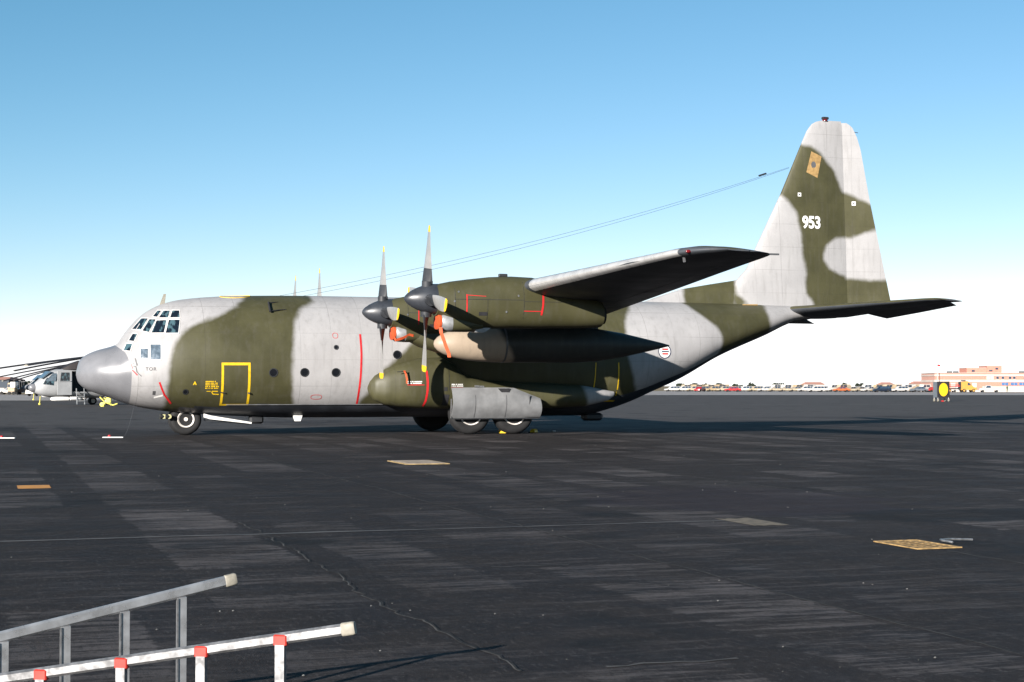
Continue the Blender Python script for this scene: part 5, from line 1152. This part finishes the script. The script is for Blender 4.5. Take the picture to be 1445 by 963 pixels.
# ---- far trees and roofs above the cars
M['leaf'] = plain('far_foliage', (.022, .032, .016), .8, var=.5, scale=.6); M['bark'] = plain('bark', (.06, .045, .03), .9)
M['roof_red'] = plain('far_red_roof', (.40, .20, .15), .8, var=.1)
def far_tree(x, y, h, w, label, seed):
    rr = random.Random(seed); T = empty('tree', (x, y, -.02)); tag(T, label, 'tree', 'far trees along the horizon')
    b = MB(); b.tube([(0, 0, 0), (.05, 0, h * .3), (0, .1, h * .75)], [.22, .17, .07], 7)
    for k in range(5):
        a = rr.uniform(0, 6.28); b.tube([(0, 0, h * (.25 + .08 * k)), (math.cos(a) * w * .3, math.sin(a) * w * .3, h * (.5 + .08 * k))], [.1, .03], 5)
    b.build('trunk', M['bark'], T)
    b = MB(); lobes = [(rr.uniform(-.34, .34) * w, rr.uniform(-.34, .34) * w, h * rr.uniform(.42, .80), rr.uniform(.16, .28) * w) for k in range(9)]
    for i in range(620):
        lx, ly, lz, lr = rr.choice(lobes); d = Vector((rr.gauss(0, 1), rr.gauss(0, 1), rr.gauss(0, .75))).normalized() * lr * rr.uniform(.5, 1.1)
        c = Vector((lx, ly, lz)) + d; c.z = min(c.z, h); s_ = rr.uniform(.16, .36)
        a = Vector((rr.gauss(0, 1), rr.gauss(0, 1), rr.gauss(0, 1))).normalized(); e = a.orthogonal().normalized()
        b.add([tuple(c + a * s_), tuple(c + e * s_ * .7), tuple(c - a * s_), tuple(c - e * s_ * .7)], [(0, 1, 2, 3)])
    b.build('crown', M['leaf'], T, fix=False)
    return T
for i, (px, wpx, top) in enumerate(((961, 13, 542.5), (981, 12, 542), (1001, 12, 542), (1014, 15, 542), (1044, 12, 543), (1066, 11, 541), (1098, 14, 542), (1150, 10, 540.5), (1222, 11, 539.5), (1192, 8, 541))):
    Y = 620; w = wpx / 2270 * Y; h = (551 - top) / 2270 * Y + .2
    far_tree(at(px, Y), Y + (i % 3) * 6, h, w * 1.15, 'dark far tree, %s from the left on the skyline above the pale cars' % PLACE[i], 40 + i)
def house(px, wpx, top, Y, label):
    w = wpx / 2270 * Y; h = 1.6 + (544.9 - top) / 2270 * Y
    Hh = empty('house', (at(px, Y), Y, -.02)); tag(Hh, label, 'house', 'low far houses on the skyline')
    b = MB(); b.box(-w / 2, w / 2, 0, 8, 0, h * .72); b.build('wall', M['band'], Hh)
    b = MB(); b.loft([[(-w / 2 - .3, -.3, h * .72), (w / 2 + .3, -.3, h * .72), (w / 2 + .3, 8.3, h * .72), (-w / 2 - .3, 8.3, h * .72)], [(-w / 2 + .6, 3.9, h), (w / 2 - .6, 3.9, h), (w / 2 - .6, 4.1, h), (-w / 2 + .6, 4.1, h)]]); b.build('roof', M['roof_red'], Hh)
house(1150, 27, 539.3, 560, 'low far house with long red roof above the pale cars, left one'); house(1253, 18, 539.5, 560, 'low far house with red roof above the navy car'); house(1303, 26, 538.2, 560, 'low far house with red roof just left of the brick building')
# ---- left edge beyond the helicopter
HG = empty('dark_hangar', (at(-60, 420), 420, -.02)); tag(HG, 'low dark building at the far left edge of the picture', 'building')
w = at(13, 420) - at(-60, 420)
b = MB(); b.box(0, w, 0, 14, 0, 3.2); b.build('wall', plain('dark_slate_wall', (.035, .045, .06), .8), HG)
b = MB(); b.loft([[(-.4, -.4, 3.2), (w + .3, -.4, 3.2), (w + .3, 14.4, 3.2), (-.4, 14.4, 3.2)], [(1.5, 6, 4.0), (w - 1.5, 6, 4.0), (w - 1.5, 7, 4.0), (1.5, 7, 4.0)]]); b.build('roof', M['roof_red'], HG)
for k in range(4):
    b = MB(); b.box(w - 2.6 - 3.0 * k, w - 1.2 - 3.0 * k, -.06, .05, .0, 1.1); b.build('door', M['band'], HG)
BX = empty('box_truck', (at(13, 285), 285, -.02), 0); tag(BX, 'pale box truck at the far left in front of the dark building', 'truck')
b = MB(); b.bevbox(0, 1.3, -.9, .9, .5, 2.2, .1); b.build('cab', CARMATS['tan'], BX)
b = MB(); b.bevbox(.5, 1.4, -.95, .95, 1.3, 2.35, .05); b.build('cargo_box', CARMATS['white'], BX)
b = MB(); b.prism([(.1, -.92, 1.4), (.45, -.92, 1.4), (.45, -.92, 1.9), (.1, -.92, 1.9)], (0, .02, 0)); b.build('side_window', M['carglass'], BX)
for x in (.3, 1.1):
    b = MB(); b.lathe([(-.1, .2), (-.1, .3), (.1, .3), (.1, .2)], (x, -.8, .35), axis='y', n=12); b.build('wheel', M['tyre'], BX)
car('pickup', 'brown', at(20, 288), 288, R(3), 'dark brown pickup truck on the dry grass at the far left', 'vehicles at the far left', 'pickup truck', 'pickup_truck')
car('sedan', 'white', at(-2, 300), 300, R(2), 'white car at the left picture edge on the dry grass', 'vehicles at the far left')
car('van', 'white', at(41, 250), 250, R(60), 'white van seen end-on just left of the helicopter nose', 'vehicles at the far left', 'van', 'parked_van')
WB = empty('white_shed', (at(40, 330), 330, -.02)); tag(WB, 'small white shed behind the van at the far left', 'shed')
b = MB(); b.box(0, 2.6, 0, 3, 0, 2.1); b.build('wall', M['band'], WB); b = MB(); b.box(-.1, 2.7, -.1, 3.1, 2.1, 2.25); b.build('roof', M['dark'], WB); b = MB(); b.box(.9, 1.5, -.05, .02, 0, 1.6); b.build('door', M['dark'], WB)
for px, h in ((28, 2.9), (31, 2.6), (34, 2.7)):
    P = empty('light_pole', (at(px, 380), 380, -.02)); tag(P, {28: 'leftmost of the three thin poles at the far left', 31: 'middle of the three thin poles at the far left', 34: 'rightmost of the three thin poles at the far left'}[px], 'pole', 'thin poles at the far left')
    b = MB(); b.tube([(0, 0, 0), (0, 0, h)], .06, 6); b.build('post', M['steel'], P); b = MB(); b.bar((-.25, 0, h), (.25, 0, h), .1, .08); b.build('lamp_arm', M['steel'], P)
for i, (px, Y) in enumerate(((30, 430), (37, 440), (20, 450), (45, 460))): far_tree(at(px, Y), Y, 2.9, 3.4, 'low dark far tree behind the vehicles at the far left, %s of four' % ('second from left', 'third from left', 'leftmost', 'rightmost')[i], 90 + i)['group'] = 'far trees at the left'
